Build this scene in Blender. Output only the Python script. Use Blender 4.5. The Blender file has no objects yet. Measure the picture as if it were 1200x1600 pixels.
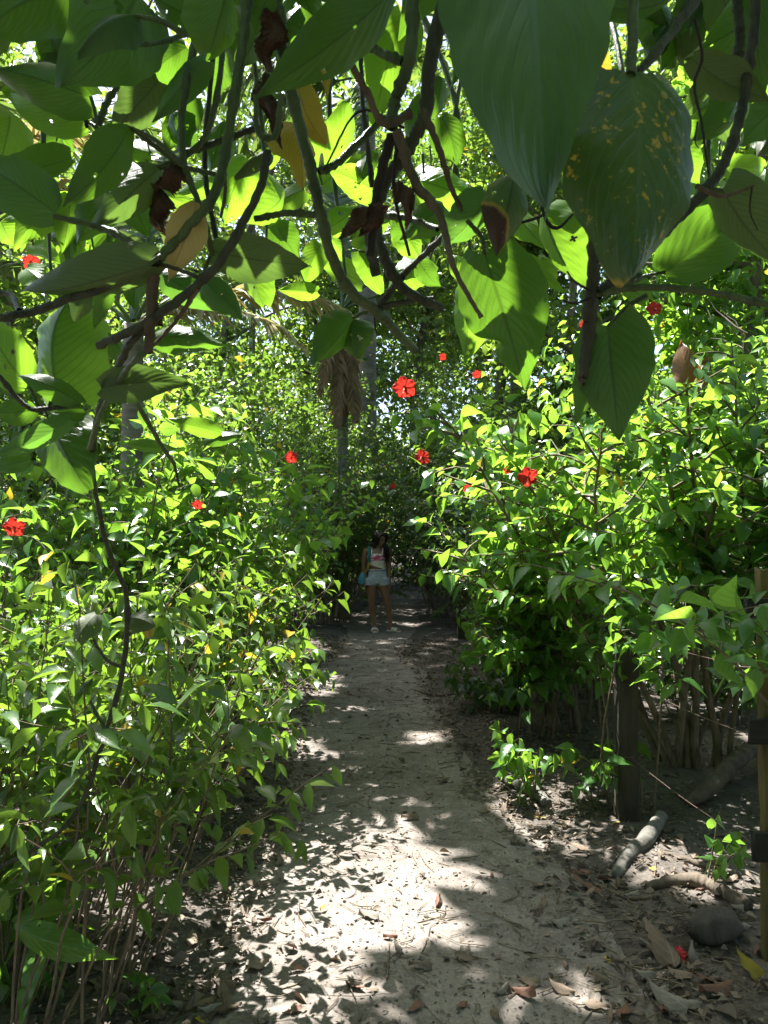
import bpy, math, random
import numpy as np
from mathutils import Vector, Matrix

R = math.radians
scene = bpy.context.scene
COL = scene.collection
rng = np.random.default_rng(7)
random.seed(7)

# ------------------------------------------------------------------ camera
CAM_H = 1.6
FPX = 1186.0                      # focal length in photo pixels (1200 x 1600)
PITCH = math.atan(38 / FPX)
CAM = np.array([0.0, 0.0, CAM_H])
FWD = np.array([0, math.cos(PITCH), math.sin(PITCH)])
UPV = np.array([0, -math.sin(PITCH), math.cos(PITCH)])
RGT = np.array([1.0, 0, 0])

cam_d = bpy.data.cameras.new('camera')
cam = bpy.data.objects.new('camera', cam_d)
COL.objects.link(cam)
cam.location = CAM
cam.rotation_euler = (R(90) + PITCH, 0, 0)
cam_d.sensor_fit = 'VERTICAL'
cam_d.angle = 2 * math.atan(800 / FPX)
cam_d.clip_start = 0.05
cam_d.clip_end = 600
scene.camera = cam
cam_d.dof.use_dof = True
cam_d.dof.focus_distance = 4.0
cam_d.dof.aperture_fstop = 9.0


def P(px, py, d):
    """world point at depth d metres along the viewing direction"""
    return CAM + d * (FWD + (px - 600) / FPX * RGT + (800 - py) / FPX * UPV)


def G(px, py):
    """ground point seen at a pixel"""
    r = FWD + (px - 600) / FPX * RGT + (800 - py) / FPX * UPV
    return CAM + r * (-CAM_H / r[2])


def to_px(p):
    q = np.asarray(p) - CAM
    d = q @ FWD
    return 600 + FPX * (q @ RGT) / d, 800 - FPX * (q @ UPV) / d, d


# ------------------------------------------------------------------ light
SUN = np.array([-0.28, 0.40, 1.0])
SUN = SUN / np.linalg.norm(SUN)
el = math.asin(SUN[2])
world = bpy.data.worlds.new('World')
scene.world = world
world.use_nodes = True
nt = world.node_tree
for n in list(nt.nodes):
    nt.nodes.remove(n)
sky = nt.nodes.new('ShaderNodeTexSky')
sky.sky_type = 'NISHITA'
sky.sun_disc = False
sky.sun_elevation = el
sky.sun_rotation = math.atan2(SUN[0], SUN[1])
sky.air_density = 1.0
sky.dust_density = 2.0
bg = nt.nodes.new('ShaderNodeBackground')
bg.inputs['Strength'].default_value = 0.08
wo = nt.nodes.new('ShaderNodeOutputWorld')
nt.links.new(sky.outputs[0], bg.inputs[0])
nt.links.new(bg.outputs[0], wo.inputs[0])
sd = bpy.data.lights.new('sun', 'SUN')
sd.energy = 5.0
sd.angle = R(0.53)
sd.color = (1.0, 0.975, 0.945)
so = bpy.data.objects.new('sun', sd)
COL.objects.link(so)
so.rotation_euler = Vector(SUN).to_track_quat('Z', 'Y').to_euler()
so.location = (0, 0, 40)

scene.view_settings.view_transform = 'Standard'
scene.view_settings.look = 'None'
scene.view_settings.gamma = 1.0
scene.view_settings.exposure = 2.28
cy = scene.cycles
cy.max_bounces = 8
cy.diffuse_bounces = 5
cy.glossy_bounces = 2
cy.transmission_bounces = 5
cy.transparent_max_bounces = 4
cy.caustics_reflective = False
cy.caustics_refractive = False
cy.sample_clamp_indirect = 6.0


# ------------------------------------------------------------------ objects
def tag(o, label=None, cat=None, group=None, kind=None):
    if label:
        o['label'] = label
    if cat:
        o['category'] = cat
    if group:
        o['group'] = group
    if kind:
        o['kind'] = kind
    return o


def root(name, loc, label, cat, group=None):
    o = bpy.data.objects.new(name, None)
    o.empty_display_size = 0.1
    COL.objects.link(o)
    o.location = Vector([float(x) for x in loc])
    return tag(o, label, cat, group)


def link(name, mesh, mat, parent=None, origin=None):
    """link a mesh given in world coordinates; its origin goes to the parent (or the given origin)"""
    o = bpy.data.objects.new(name, mesh)
    COL.objects.link(o)
    if mat is not None and len(mesh.materials) == 0:
        for m in (mat if isinstance(mat, (list, tuple)) else [mat]):
            mesh.materials.append(m)
    if parent is not None:
        o.parent = parent
    return o


def np_mesh(name, V, F, uv=None, rnd=None, smooth=True, origin=(0, 0, 0)):
    """V (n,3); F (m,4) or (m,3) int; uv (n,2) per vertex; rnd (n,) per vertex"""
    V = np.asarray(V, dtype=np.float32) - np.asarray(origin, dtype=np.float32)
    F = np.asarray(F, dtype=np.int32)
    me = bpy.data.meshes.new(name)
    me.vertices.add(len(V))
    me.vertices.foreach_set('co', V.ravel())
    k = F.shape[1]
    me.loops.add(F.size)
    me.loops.foreach_set('vertex_index', F.ravel())
    me.polygons.add(len(F))
    me.polygons.foreach_set('loop_start', np.arange(0, F.size, k, dtype=np.int32))
    if smooth:
        me.polygons.foreach_set('use_smooth', np.ones(len(F), dtype=bool))
    if uv is not None:
        l = me.uv_layers.new(name='UVMap')
        l.data.foreach_set('uv', np.asarray(uv, dtype=np.float32)[F.ravel()].ravel())
    if rnd is not None:
        a = me.attributes.new('rnd', 'FLOAT', 'POINT')
        a.data.foreach_set('value', np.asarray(rnd, dtype=np.float32))
    me.update(calc_edges=True)
    me.validate(verbose=False)
    return me


class Geo:
    """collects quads of one mesh"""
    def __init__(self):
        self.V, self.F, self.U, self.Rn, self.n = [], [], [], [], 0

    def add(self, V, F, uv=None, rnd=0.5):
        V = np.asarray(V, dtype=float)
        F = np.asarray(F, dtype=int)
        self.V.append(V)
        self.F.append(F + self.n)
        self.U.append(np.zeros((len(V), 2)) if uv is None else np.asarray(uv, dtype=float))
        self.Rn.append(np.full(len(V), rnd, dtype=float) if np.isscalar(rnd) else np.asarray(rnd))
        self.n += len(V)

    def tube(self, pts, rad, sides=6, rnd=0.5, cap=True):
        pts = np.asarray(pts, dtype=float)
        m = len(pts)
        rad = np.full(m, rad, dtype=float) if np.isscalar(rad) else np.asarray(rad, dtype=float)
        T = np.gradient(pts, axis=0)
        T /= np.linalg.norm(T, axis=1)[:, None] + 1e-12
        ref = np.array([0.13, 0.21, 0.97]) if abs(T[:, 2]).mean() < 0.8 else np.array([0.95, 0.3, 0.05])
        A = np.cross(T, ref)
        A /= np.linalg.norm(A, axis=1)[:, None] + 1e-12
        B = np.cross(T, A)
        an = np.linspace(0, 2 * math.pi, sides, endpoint=False)
        ring = pts[:, None, :] + rad[:, None, None] * (np.cos(an)[None, :, None] * A[:, None, :] + np.sin(an)[None, :, None] * B[:, None, :])
        V = ring.reshape(-1, 3)
        i = np.arange(m - 1)[:, None] * sides
        j = np.arange(sides)[None, :]
        j2 = (j + 1) % sides
        F = np.stack([i + j, i + j2, i + sides + j2, i + sides + j], axis=-1).reshape(-1, 4)
        L = np.concatenate([[0], np.cumsum(np.linalg.norm(np.diff(pts, axis=0), axis=1))])
        uv = np.stack([np.tile(an / (2 * math.pi), m), np.repeat(L, sides)], axis=1)
        if cap and sides >= 4:
            e0, e1 = len(V), len(V) + 1
            V = np.vstack([V, pts[:1], pts[-1:]])
            uv = np.vstack([uv, [[0.5, 0]], [[0.5, L[-1]]]])
            jj = np.arange(sides)
            c0 = np.stack([np.full(sides, e0), (jj + 1) % sides, jj, jj], axis=1)
            # quads made of a fan: use every second pair so that no face is degenerate
            if sides % 2 == 0:
                a = np.arange(0, sides, 2)
                c0 = np.stack([np.full(len(a), e0), (a + 2) % sides, a + 1, a], axis=1)
                o = (m - 1) * sides
                c1 = np.stack([np.full(len(a), e1), o + a, o + a + 1, o + (a + 2) % sides], axis=1)
                F = np.vstack([F, c0, c1])
        self.add(V, F, uv, rnd)

    def mesh(self, name, origin=(0, 0, 0), smooth=True):
        return np_mesh(name, np.vstack(self.V), np.vstack(self.F), np.vstack(self.U), np.concatenate(self.Rn), smooth, origin)

    def obj(self, name, mat, parent=None, smooth=True):
        o = (0, 0, 0) if parent is None else world_loc(parent)
        return link(name, self.mesh(name, o, smooth), mat, parent)


def world_loc(o):
    v = Vector((0, 0, 0))
    while o is not None:
        v = v + o.location
        o = o.parent
    return tuple(v)


def smooth_path(pts, n):
    """Catmull-Rom through the points, n samples"""
    pts = np.asarray(pts, dtype=float)
    if len(pts) == 2:
        t = np.linspace(0, 1, n)[:, None]
        return pts[0] * (1 - t) + pts[1] * t
    Q = np.vstack([2 * pts[0] - pts[1], pts, 2 * pts[-1] - pts[-2]])
    s = np.linspace(0, len(pts) - 1 - 1e-6, n)
    k = s.astype(int)
    t = (s - k)[:, None]
    a, b, c, d = Q[k], Q[k + 1], Q[k + 2], Q[k + 3]
    return 0.5 * (2 * b + (c - a) * t + (2 * a - 5 * b + 4 * c - d) * t ** 2 + (3 * b - a - 3 * c + d) * t ** 3)


# ------------------------------------------------------------------ value noise
_lat = np.random.default_rng(3).random((256, 256))


def vnoise(x, y):
    x = np.asarray(x, dtype=float)
    y = np.asarray(y, dtype=float)
    xi, yi = np.floor(x).astype(int), np.floor(y).astype(int)
    fx, fy = x - xi, y - yi
    fx = fx * fx * (3 - 2 * fx)
    fy = fy * fy * (3 - 2 * fy)
    a = _lat[xi % 256, yi % 256]
    b = _lat[(xi + 1) % 256, yi % 256]
    c = _lat[xi % 256, (yi + 1) % 256]
    d = _lat[(xi + 1) % 256, (yi + 1) % 256]
    return (a * (1 - fx) + b * fx) * (1 - fy) + (c * (1 - fx) + d * fx) * fy - 0.5


def path_c(y):
    y = np.asarray(y, dtype=float)
    t = np.clip((y - 3.8) / 2.5, 0, 1) * np.clip((12.5 - y) / 2.5, 0, 1)
    return 0.03 + 0.10 * np.sin(y * 0.33) - 0.24 * t + 0.012 * np.clip(y - 13, 0, None) ** 2


def path_w(y):
    y = np.asarray(y, dtype=float)
    t = np.clip((y - 3.8) / 2.5, 0, 1)
    return 0.86 - 0.24 * t + 0.10 * np.sin(y * 0.9 + 1) + 0.06 * np.sin(y * 2.3) - 0.004 * np.clip(y - 8, 0, 20)


def gh(x, y):
    """ground height"""
    x = np.asarray(x, dtype=float)
    y = np.asarray(y, dtype=float)
    h = 0.05 * vnoise(x * 0.7 + 11, y * 0.7) + 0.03 * vnoise(x * 2.1, y * 2.1 + 40) + 0.022 * vnoise(x * 6, y * 6 + 9) + 0.012 * vnoise(x * 15 + 5, y * 15)
    off = np.abs(x - path_c(y)) / path_w(y)
    k = np.clip((off - 0.75) / 0.8, 0, 1)
    return h * (0.6 + 0.4 * k) + 0.05 * k * k * (3 - 2 * k)


def gz(x, y):
    return float(gh(np.array([x]), np.array([y]))[0])
# ------------------------------------------------------------------ materials
def new_mat(name):
    m = bpy.data.materials.new(name)
    m.use_nodes = True
    for n in list(m.node_tree.nodes):
        m.node_tree.nodes.remove(n)
    return m, m.node_tree


class N:
    """tiny node helper"""
    def __init__(self, nt):
        self.nt = nt

    def node(self, t, **kw):
        n = self.nt.nodes.new(t)
        for k, v in kw.items():
            if k.startswith('i_'):
                n.inputs[k[2:]].default_value = v
            else:
                setattr(n, k, v)
        return n

    def put(self, sock, v):
        if hasattr(v, 'is_linked') or hasattr(v, 'links'):
            self.nt.links.new(v, sock)
        else:
            sock.default_value = v

    def math(self, op, a, b=None, c=None, clamp=False):
        n = self.node('ShaderNodeMath', operation=op, use_clamp=clamp)
        self.put(n.inputs[0], a)
        if b is not None:
            self.put(n.inputs[1], b)
        if c is not None:
            self.put(n.inputs[2], c)
        return n.outputs[0]

    def mix(self, f, a, b, blend='MIX'):
        n = self.node('ShaderNodeMix', data_type='RGBA', blend_type=blend)
        self.put(n.inputs[0], f)
        self.put(n.inputs[6], a if not isinstance(a, tuple) else (*a, 1)[:4])
        self.put(n.inputs[7], b if not isinstance(b, tuple) else (*b, 1)[:4])
        return n.outputs[2]

    def ramp(self, f, a, b):
        n = self.node('ShaderNodeMapRange', clamp=True)
        self.put(n.inputs[0], f)
        n.inputs[1].default_value = a
        n.inputs[2].default_value = b
        return n.outputs[0]

    def noise(self, vec, scale, detail=3, rough=0.55):
        n = self.node('ShaderNodeTexNoise')
        n.inputs['Scale'].default_value = scale
        n.inputs['Detail'].default_value = detail
        n.inputs['Roughness'].default_value = rough
        if vec is not None:
            self.put(n.inputs['Vector'], vec)
        return n.outputs[0]


def leaf_mat(name, dark, light, under, trans, rough=0.38, spec=0.5, tfac=0.42, veins=9, vein_k=0.35, vein_col=None,
             yellow=0.03, spots=None, browntip=None, mottle=0.35, bump=0.25, ground=False):
    m, nt = new_mat(name)
    h = N(nt)
    at = h.node('ShaderNodeAttribute', attribute_name='rnd').outputs['Fac']
    uvn = h.node('ShaderNodeUVMap').outputs[0]
    sep = h.node('ShaderNodeSeparateXYZ')
    nt.links.new(uvn, sep.inputs[0])
    u, v = sep.outputs[0], sep.outputs[1]
    geo = h.node('ShaderNodeNewGeometry')
    au = h.math('ABSOLUTE', u)
    tc = h.node('ShaderNodeTexCoord').outputs['Object']
    n1 = h.noise(tc, 6.0 if veins else 2.0, 3)
    f = h.math('ADD', at, h.math('MULTIPLY', h.math('SUBTRACT', n1, 0.5), mottle * 2), clamp=True)
    top = h.mix(f, dark, light)
    und = h.mix(f, tuple(c * 0.85 for c in under), under)
    tcol = h.mix(f, tuple(c * 0.75 for c in trans), trans)
    lines = None
    if veins:
        # midrib and lateral veins curving to the tip
        ph = h.math('MULTIPLY', h.math('SUBTRACT', v, h.math('MULTIPLY', h.math('POWER', au, 1.25), vein_k)), float(veins))
        fr = h.math('ABSOLUTE', h.math('SUBTRACT', h.math('FRACT', ph), 0.5))
        lat = h.ramp(fr, 0.14, 0.0)
        lat = h.math('MULTIPLY', lat, h.ramp(au, 1.0, 0.6))
        mid = h.ramp(au, 0.06, 0.02)
        lines = h.math('MAXIMUM', h.math('MULTIPLY', lat, 0.7), mid)
        vc = vein_col or tuple(min(1, c * 1.8 + 0.02) for c in light)
        top = h.mix(h.math('MULTIPLY', lines, 0.45), top, vc)
        und = h.mix(h.math('MULTIPLY', lines, 0.68), und, tuple(c * 0.45 for c in under))
        tcol = h.mix(h.math('MULTIPLY', lines, 0.6), tcol, tuple(c * 0.3 for c in trans))
    if yellow > 0:
        yf = h.math('GREATER_THAN', h.math('FRACT', h.math('MULTIPLY', at, 57.31)), 1 - yellow)
        top = h.mix(yf, top, (0.34, 0.27, 0.03))
        und = h.mix(yf, und, (0.34, 0.27, 0.05))
        tcol = h.mix(yf, tcol, (0.55, 0.40, 0.03))
    if spots:
        # yellow blotches of a diseased leaf: distinct roundish spots
        nz = h.noise(tc, spots, 5, 0.6)
        gate = h.ramp(h.noise(tc, spots * 0.25, 2), 0.42, 0.62)
        sp = h.ramp(h.math('ADD', nz, h.math('MULTIPLY', gate, 0.13)), 0.685, 0.755)
        top = h.mix(sp, top, (0.32, 0.23, 0.03))
        und = h.mix(sp, und, (0.40, 0.30, 0.03))
        tcol = h.mix(sp, tcol, (0.5, 0.4, 0.05))
    if browntip is not None:
        bt = h.math('ADD', v, h.math('MULTIPLY', h.math('SUBTRACT', h.noise(tc, 14, 3), 0.5), 0.5))
        bt = h.math('ADD', bt, h.math('MULTIPLY', u, 0.25))
        b1 = h.ramp(bt, browntip - 0.06, browntip)
        b2 = h.ramp(bt, browntip, browntip + 0.06)
        top = h.mix(b1, top, (0.35, 0.25, 0.03))
        und = h.mix(b1, und, (0.30, 0.22, 0.04))
        tcol = h.mix(b1, tcol, (0.4, 0.28, 0.03))
        top = h.mix(b2, top, (0.045, 0.020, 0.009))
        und = h.mix(b2, und, (0.05, 0.024, 0.011))
        tcol = h.mix(b2, tcol, (0.05, 0.02, 0.006))
    base = h.mix(geo.outputs['Backfacing'], top, und)
    pr = h.node('ShaderNodeBsdfPrincipled')
    nt.links.new(base, pr.inputs['Base Color'])
    rg = h.math('ADD', rough, h.math('MULTIPLY', geo.outputs['Backfacing'], 0.06))
    nt.links.new(rg, pr.inputs['Roughness'])
    pr.inputs['Specular IOR Level'].default_value = spec
    if bump and lines is not None:
        bp = h.node('ShaderNodeBump', i_Strength=bump, i_Distance=0.004)
        hh = h.math('ADD', h.math('MULTIPLY', lines, -1.0), h.math('MULTIPLY', h.noise(tc, 30, 2), 0.6))
        nt.links.new(hh, bp.inputs['Height'])
        nt.links.new(bp.outputs[0], pr.inputs['Normal'])
    tr = h.node('ShaderNodeBsdfTranslucent')
    nt.links.new(tcol, tr.inputs[0])
    ms = h.node('ShaderNodeMixShader')
    ms.inputs[0].default_value = tfac
    nt.links.new(pr.outputs[0], ms.inputs[1])
    nt.links.new(tr.outputs[0], ms.inputs[2])
    out = h.node('ShaderNodeOutputMaterial')
    nt.links.new(ms.outputs[0], out.inputs[0])
    return m


def bark_mat(name, a, b, scale=14, bump=0.5, stretch=(1, 1, 0.25), rough=0.85):
    m, nt = new_mat(name)
    h = N(nt)
    tc = h.node('ShaderNodeTexCoord').outputs['Object']
    mp = h.node('ShaderNodeMapping')
    mp.inputs['Scale'].default_value = stretch
    nt.links.new(tc, mp.inputs[0])
    n1 = h.noise(mp.outputs[0], scale, 6, 0.65)
    n2 = h.noise(tc, scale * 0.22, 3)
    f = h.ramp(h.math('ADD', h.math('MULTIPLY', n1, 0.7), h.math('MULTIPLY', n2, 0.4)), 0.38, 0.70)
    c = h.mix(f, a, b)
    pr = h.node('ShaderNodeBsdfPrincipled', i_Roughness=rough)
    pr.inputs['Specular IOR Level'].default_value = 0.3
    nt.links.new(c, pr.inputs['Base Color'])
    bp = h.node('ShaderNodeBump', i_Strength=bump, i_Distance=0.02)
    nt.links.new(n1, bp.inputs['Height'])
    nt.links.new(bp.outputs[0], pr.inputs['Normal'])
    out = h.node('ShaderNodeOutputMaterial')
    nt.links.new(pr.outputs[0], out.inputs[0])
    return m


def plain_mat(name, a, b=None, scale=20, rough=0.6, bump=0.0, spec=0.4, sss=0.0):
    m, nt = new_mat(name)
    h = N(nt)
    tc = h.node('ShaderNodeTexCoord').outputs['Object']
    n1 = h.noise(tc, scale, 4)
    c = h.mix(h.ramp(n1, 0.35, 0.65), a, b or tuple(x * 0.8 for x in a))
    pr = h.node('ShaderNodeBsdfPrincipled', i_Roughness=rough)
    pr.inputs['Specular IOR Level'].default_value = spec
    nt.links.new(c, pr.inputs['Base Color'])
    if bump:
        bp = h.node('ShaderNodeBump', i_Strength=bump, i_Distance=0.01)
        nt.links.new(n1, bp.inputs['Height'])
        nt.links.new(bp.outputs[0], pr.inputs['Normal'])
    out = h.node('ShaderNodeOutputMaterial')
    nt.links.new(pr.outputs[0], out.inputs[0])
    return m


def soil_mat(name, a, b, crumb, bump=0.6):
    m, nt = new_mat(name)
    h = N(nt)
    tc = h.node('ShaderNodeTexCoord').outputs['Object']
    n0 = h.noise(tc, 1.1, 4)
    n1 = h.noise(tc, 7, 6, 0.7)
    n2 = h.noise(tc, 55, 4, 0.7)
    vo = h.node('ShaderNodeTexVoronoi', i_Scale=38.0)
    nt.links.new(tc, vo.inputs['Vector'])
    f = h.ramp(h.math('ADD', h.math('MULTIPLY', n0, 0.5), h.math('MULTIPLY', n1, 0.55)), 0.40, 0.66)
    c = h.mix(f, a, b)
    c = h.mix(h.math('MULTIPLY', h.ramp(n2, 0.55, 0.72), 0.55), c, crumb)
    c = h.mix(h.math('MULTIPLY', h.ramp(n2, 0.46, 0.34), 0.4), c, tuple(x * 0.55 for x in a))
    pr = h.node('ShaderNodeBsdfPrincipled', i_Roughness=0.92)
    pr.inputs['Specular IOR Level'].default_value = 0.2
    nt.links.new(c, pr.inputs['Base Color'])
    hh = h.math('ADD', h.math('MULTIPLY', n1, 0.9), h.math('ADD', h.math('MULTIPLY', n2, 0.35), h.math('MULTIPLY', vo.outputs['Distance'], 0.25)))
    bp = h.node('ShaderNodeBump', i_Strength=bump, i_Distance=0.03)
    nt.links.new(hh, bp.inputs['Height'])
    nt.links.new(bp.outputs[0], pr.inputs['Normal'])
    out = h.node('ShaderNodeOutputMaterial')
    nt.links.new(pr.outputs[0], out.inputs[0])
    return m


M = {}
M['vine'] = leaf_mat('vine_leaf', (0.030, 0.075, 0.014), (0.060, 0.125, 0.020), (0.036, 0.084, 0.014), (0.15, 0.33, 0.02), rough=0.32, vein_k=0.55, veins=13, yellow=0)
M['vine_lit'] = leaf_mat('vine_leaf_lit', (0.06, 0.14, 0.02), (0.10, 0.20, 0.03), (0.09, 0.18, 0.03), (0.27, 0.52, 0.03), rough=0.36, vein_k=0.55, veins=12, yellow=0, tfac=0.5)  # brighter copy of the vine leaf, sunlight put into its colours
M['vine_grey'] = leaf_mat('vine_leaf_pale', (0.05, 0.09, 0.03), (0.08, 0.13, 0.04), (0.085, 0.108, 0.045), (0.12, 0.22, 0.03), rough=0.5, vein_k=0.55, veins=13, yellow=0)
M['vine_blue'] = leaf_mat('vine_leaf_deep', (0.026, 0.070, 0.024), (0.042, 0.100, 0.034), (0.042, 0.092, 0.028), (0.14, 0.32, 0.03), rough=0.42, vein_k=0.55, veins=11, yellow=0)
M['vine_yellow'] = leaf_mat('vine_leaf_yellow', (0.30, 0.24, 0.03), (0.42, 0.33, 0.04), (0.36, 0.28, 0.05), (0.50, 0.36, 0.03), rough=0.5, vein_k=0.55, veins=13, yellow=0)
M['vine_cream'] = leaf_mat('vine_leaf_withered', (0.36, 0.27, 0.09), (0.45, 0.34, 0.13), (0.42, 0.32, 0.13), (0.5, 0.36, 0.10), rough=0.6, vein_k=0.55, veins=15, yellow=0, tfac=0.3)
M['vine_spot'] = leaf_mat('vine_leaf_spotted', (0.020, 0.052, 0.012), (0.036, 0.080, 0.016), (0.032, 0.070, 0.016), (0.10, 0.20, 0.02), rough=0.4, vein_k=0.55, veins=11, yellow=0, spots=100.0, browntip=1.14, tfac=0.3)
M['vine_brown'] = leaf_mat('vine_leaf_browned', (0.040, 0.085, 0.018), (0.055, 0.11, 0.022), (0.06, 0.11, 0.025), (0.14, 0.26, 0.03), rough=0.45, vein_k=0.55, veins=11, yellow=0, browntip=0.62)
M['vine_dead'] = leaf_mat('vine_leaf_dead', (0.030, 0.016, 0.008), (0.062, 0.034, 0.015), (0.06, 0.033, 0.016), (0.08, 0.032, 0.01), rough=0.75, vein_k=0.55, veins=12, yellow=0, tfac=0.15)
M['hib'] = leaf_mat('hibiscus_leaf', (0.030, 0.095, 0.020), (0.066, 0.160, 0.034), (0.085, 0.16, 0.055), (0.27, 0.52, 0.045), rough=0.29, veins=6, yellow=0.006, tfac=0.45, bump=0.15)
M['hib_lit'] = leaf_mat('hibiscus_leaf_lit', (0.045, 0.13, 0.024), (0.090, 0.20, 0.036), (0.11, 0.20, 0.06), (0.32, 0.58, 0.05), rough=0.28, veins=6, yellow=0.008, tfac=0.48, bump=0.15)  # hibiscus leaf again with sunlit brightness built into the tones
M['olive'] = leaf_mat('shrub_leaf_olive', (0.034, 0.086, 0.018), (0.080, 0.148, 0.028), (0.09, 0.15, 0.05), (0.26, 0.45, 0.038), rough=0.30, veins=6, yellow=0.02, tfac=0.42, bump=0.15)
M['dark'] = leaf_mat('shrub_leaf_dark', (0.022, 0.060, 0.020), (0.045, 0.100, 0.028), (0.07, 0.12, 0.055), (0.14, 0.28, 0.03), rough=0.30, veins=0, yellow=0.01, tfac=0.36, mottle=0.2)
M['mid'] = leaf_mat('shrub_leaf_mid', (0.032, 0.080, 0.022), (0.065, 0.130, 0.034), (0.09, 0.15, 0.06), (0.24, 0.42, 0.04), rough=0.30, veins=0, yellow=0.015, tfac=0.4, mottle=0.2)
M['tree'] = leaf_mat('tree_leaf', (0.035, 0.085, 0.022), (0.085, 0.155, 0.035), (0.10, 0.16, 0.06), (0.30, 0.48, 0.05), rough=0.32, veins=0, yellow=0.02, tfac=0.45, mottle=0.2)
M['palm'] = leaf_mat('palm_leaflet', (0.045, 0.085, 0.030), (0.090, 0.140, 0.050), (0.10, 0.15, 0.06), (0.22, 0.34, 0.06), rough=0.28, veins=0, yellow=0, tfac=0.3, mottle=0.2)
M['palm_dry'] = leaf_mat('palm_leaflet_dry', (0.15, 0.085, 0.03), (0.27, 0.17, 0.065), (0.32, 0.23, 0.11), (0.34, 0.20, 0.06), rough=0.6, veins=0, yellow=0, tfac=0.3, mottle=0.3)
M['palm_pale'] = leaf_mat('palm_leaflet_straw', (0.26, 0.24, 0.10), (0.44, 0.40, 0.22), (0.40, 0.36, 0.2), (0.42, 0.36, 0.13), rough=0.45, veins=0, yellow=0, tfac=0.35, mottle=0.3)
M['croton'] = leaf_mat('croton_leaf', (0.09, 0.025, 0.012), (0.16, 0.07, 0.02), (0.10, 0.03, 0.015), (0.30, 0.14, 0.02), rough=0.35, veins=9, yellow=0, vein_col=(0.4, 0.28, 0.03))
M['dry'] = leaf_mat('dry_leaf', (0.075, 0.05, 0.03), (0.185, 0.135, 0.09), (0.17, 0.125, 0.088), (0.20, 0.12, 0.06), rough=0.75, veins=7, yellow=0, tfac=0.15, mottle=0.4)
M['dry_grey'] = leaf_mat('dry_leaf_grey', (0.10, 0.084, 0.065), (0.225, 0.195, 0.155), (0.21, 0.18, 0.145), (0.2, 0.15, 0.1), rough=0.8, veins=7, yellow=0, tfac=0.1, mottle=0.4)
M['dry_red'] = leaf_mat('dry_leaf_rust', (0.09, 0.04, 0.025), (0.19, 0.095, 0.06), (0.18, 0.09, 0.06), (0.2, 0.08, 0.04), rough=0.7, veins=7, yellow=0, tfac=0.15, mottle=0.4)
M['litter'] = leaf_mat('litter_leaf', (0.045, 0.034, 0.024), (0.20, 0.155, 0.115), (0.16, 0.125, 0.095), (0.16, 0.1, 0.05), rough=0.85, veins=0, yellow=0.01, tfac=0.1, mottle=0.3)
M['stem_green'] = bark_mat('vine_stem_green', (0.020, 0.040, 0.011), (0.075, 0.105, 0.036), 50, 0.5, rough=0.45)
M['stem_dark'] = bark_mat('vine_stem_dark', (0.010, 0.014, 0.007), (0.062, 0.068, 0.040), 55, 0.7, rough=0.6)
M['stem_brown'] = bark_mat('vine_stem_brown', (0.045, 0.034, 0.022), (0.13, 0.10, 0.066), 40, 0.6)
M['root_black'] = plain_mat('aerial_root', (0.018, 0.013, 0.010), rough=0.8)
M['twig'] = bark_mat('shrub_twig', (0.075, 0.058, 0.036), (0.22, 0.175, 0.115), 40, 0.4)
M['twig_green'] = bark_mat('shrub_twig_green', (0.05, 0.055, 0.022), (0.12, 0.11, 0.05), 40, 0.3)
M['bark'] = bark_mat('tree_bark', (0.055, 0.042, 0.030), (0.20, 0.165, 0.125), 9, 0.7)
M['palm_bark'] = bark_mat('palm_bark', (0.10, 0.085, 0.07), (0.27, 0.24, 0.20), 8, 0.7, stretch=(0.3, 0.3, 2.0))
M['log'] = bark_mat('pale_log', (0.040, 0.037, 0.030), (0.17, 0.16, 0.135), 12, 0.7)
M['log_dark'] = bark_mat('brown_log', (0.05, 0.038, 0.028), (0.16, 0.125, 0.09), 12, 0.7)
M['post'] = bark_mat('weathered_post', (0.016, 0.015, 0.010), (0.068, 0.06, 0.037), 14, 0.8, stretch=(1, 1, 0.12))
M['post_yellow'] = bark_mat('yellowed_post', (0.035, 0.03, 0.012), (0.17, 0.135, 0.036), 14, 0.8, stretch=(1, 1, 0.12))
M['board'] = bark_mat('mossy_board', (0.012, 0.013, 0.010), (0.032, 0.034, 0.022), 14, 0.8, stretch=(0.12, 1, 1))
M['wire'] = plain_mat('rusty_wire', (0.10, 0.06, 0.04), rough=0.6)
M['petal'] = leaf_mat('hibiscus_petal', (0.46, 0.012, 0.018), (0.60, 0.028, 0.030), (0.48, 0.018, 0.022), (0.75, 0.05, 0.03), rough=0.55, veins=5, vein_k=0.1, vein_col=(0.45, 0.008, 0.012), yellow=0, tfac=0.35, bump=0.2)
_nt = M['petal'].node_tree
_h = N(_nt)
_pr = [n for n in _nt.nodes if n.type == 'BSDF_PRINCIPLED'][0]
_old = _pr.inputs['Base Color'].links[0].from_socket
_sp = _h.node('ShaderNodeSeparateXYZ')
_nt.links.new(_h.node('ShaderNodeUVMap').outputs[0], _sp.inputs[0])
_nt.links.new(_h.mix(_h.ramp(_sp.outputs[1], 0.34, 0.08), _old, (0.10, 0.003, 0.010)), _pr.inputs['Base Color'])
M['pistil'] = plain_mat('hibiscus_pistil', (0.72, 0.10, 0.05), (0.78, 0.25, 0.08), 60)
M['sepal'] = plain_mat('hibiscus_sepal', (0.09, 0.16, 0.04))
M['husk'] = bark_mat('coconut_husk', (0.028, 0.024, 0.02), (0.10, 0.086, 0.07), 16, 0.8)
M['path'] = soil_mat('path_dirt', (0.115, 0.098, 0.081), (0.255, 0.224, 0.194), (0.35, 0.315, 0.28))
M['soil'] = soil_mat('forest_soil', (0.050, 0.043, 0.036), (0.13, 0.112, 0.094), (0.22, 0.19, 0.165), 0.9)

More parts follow.
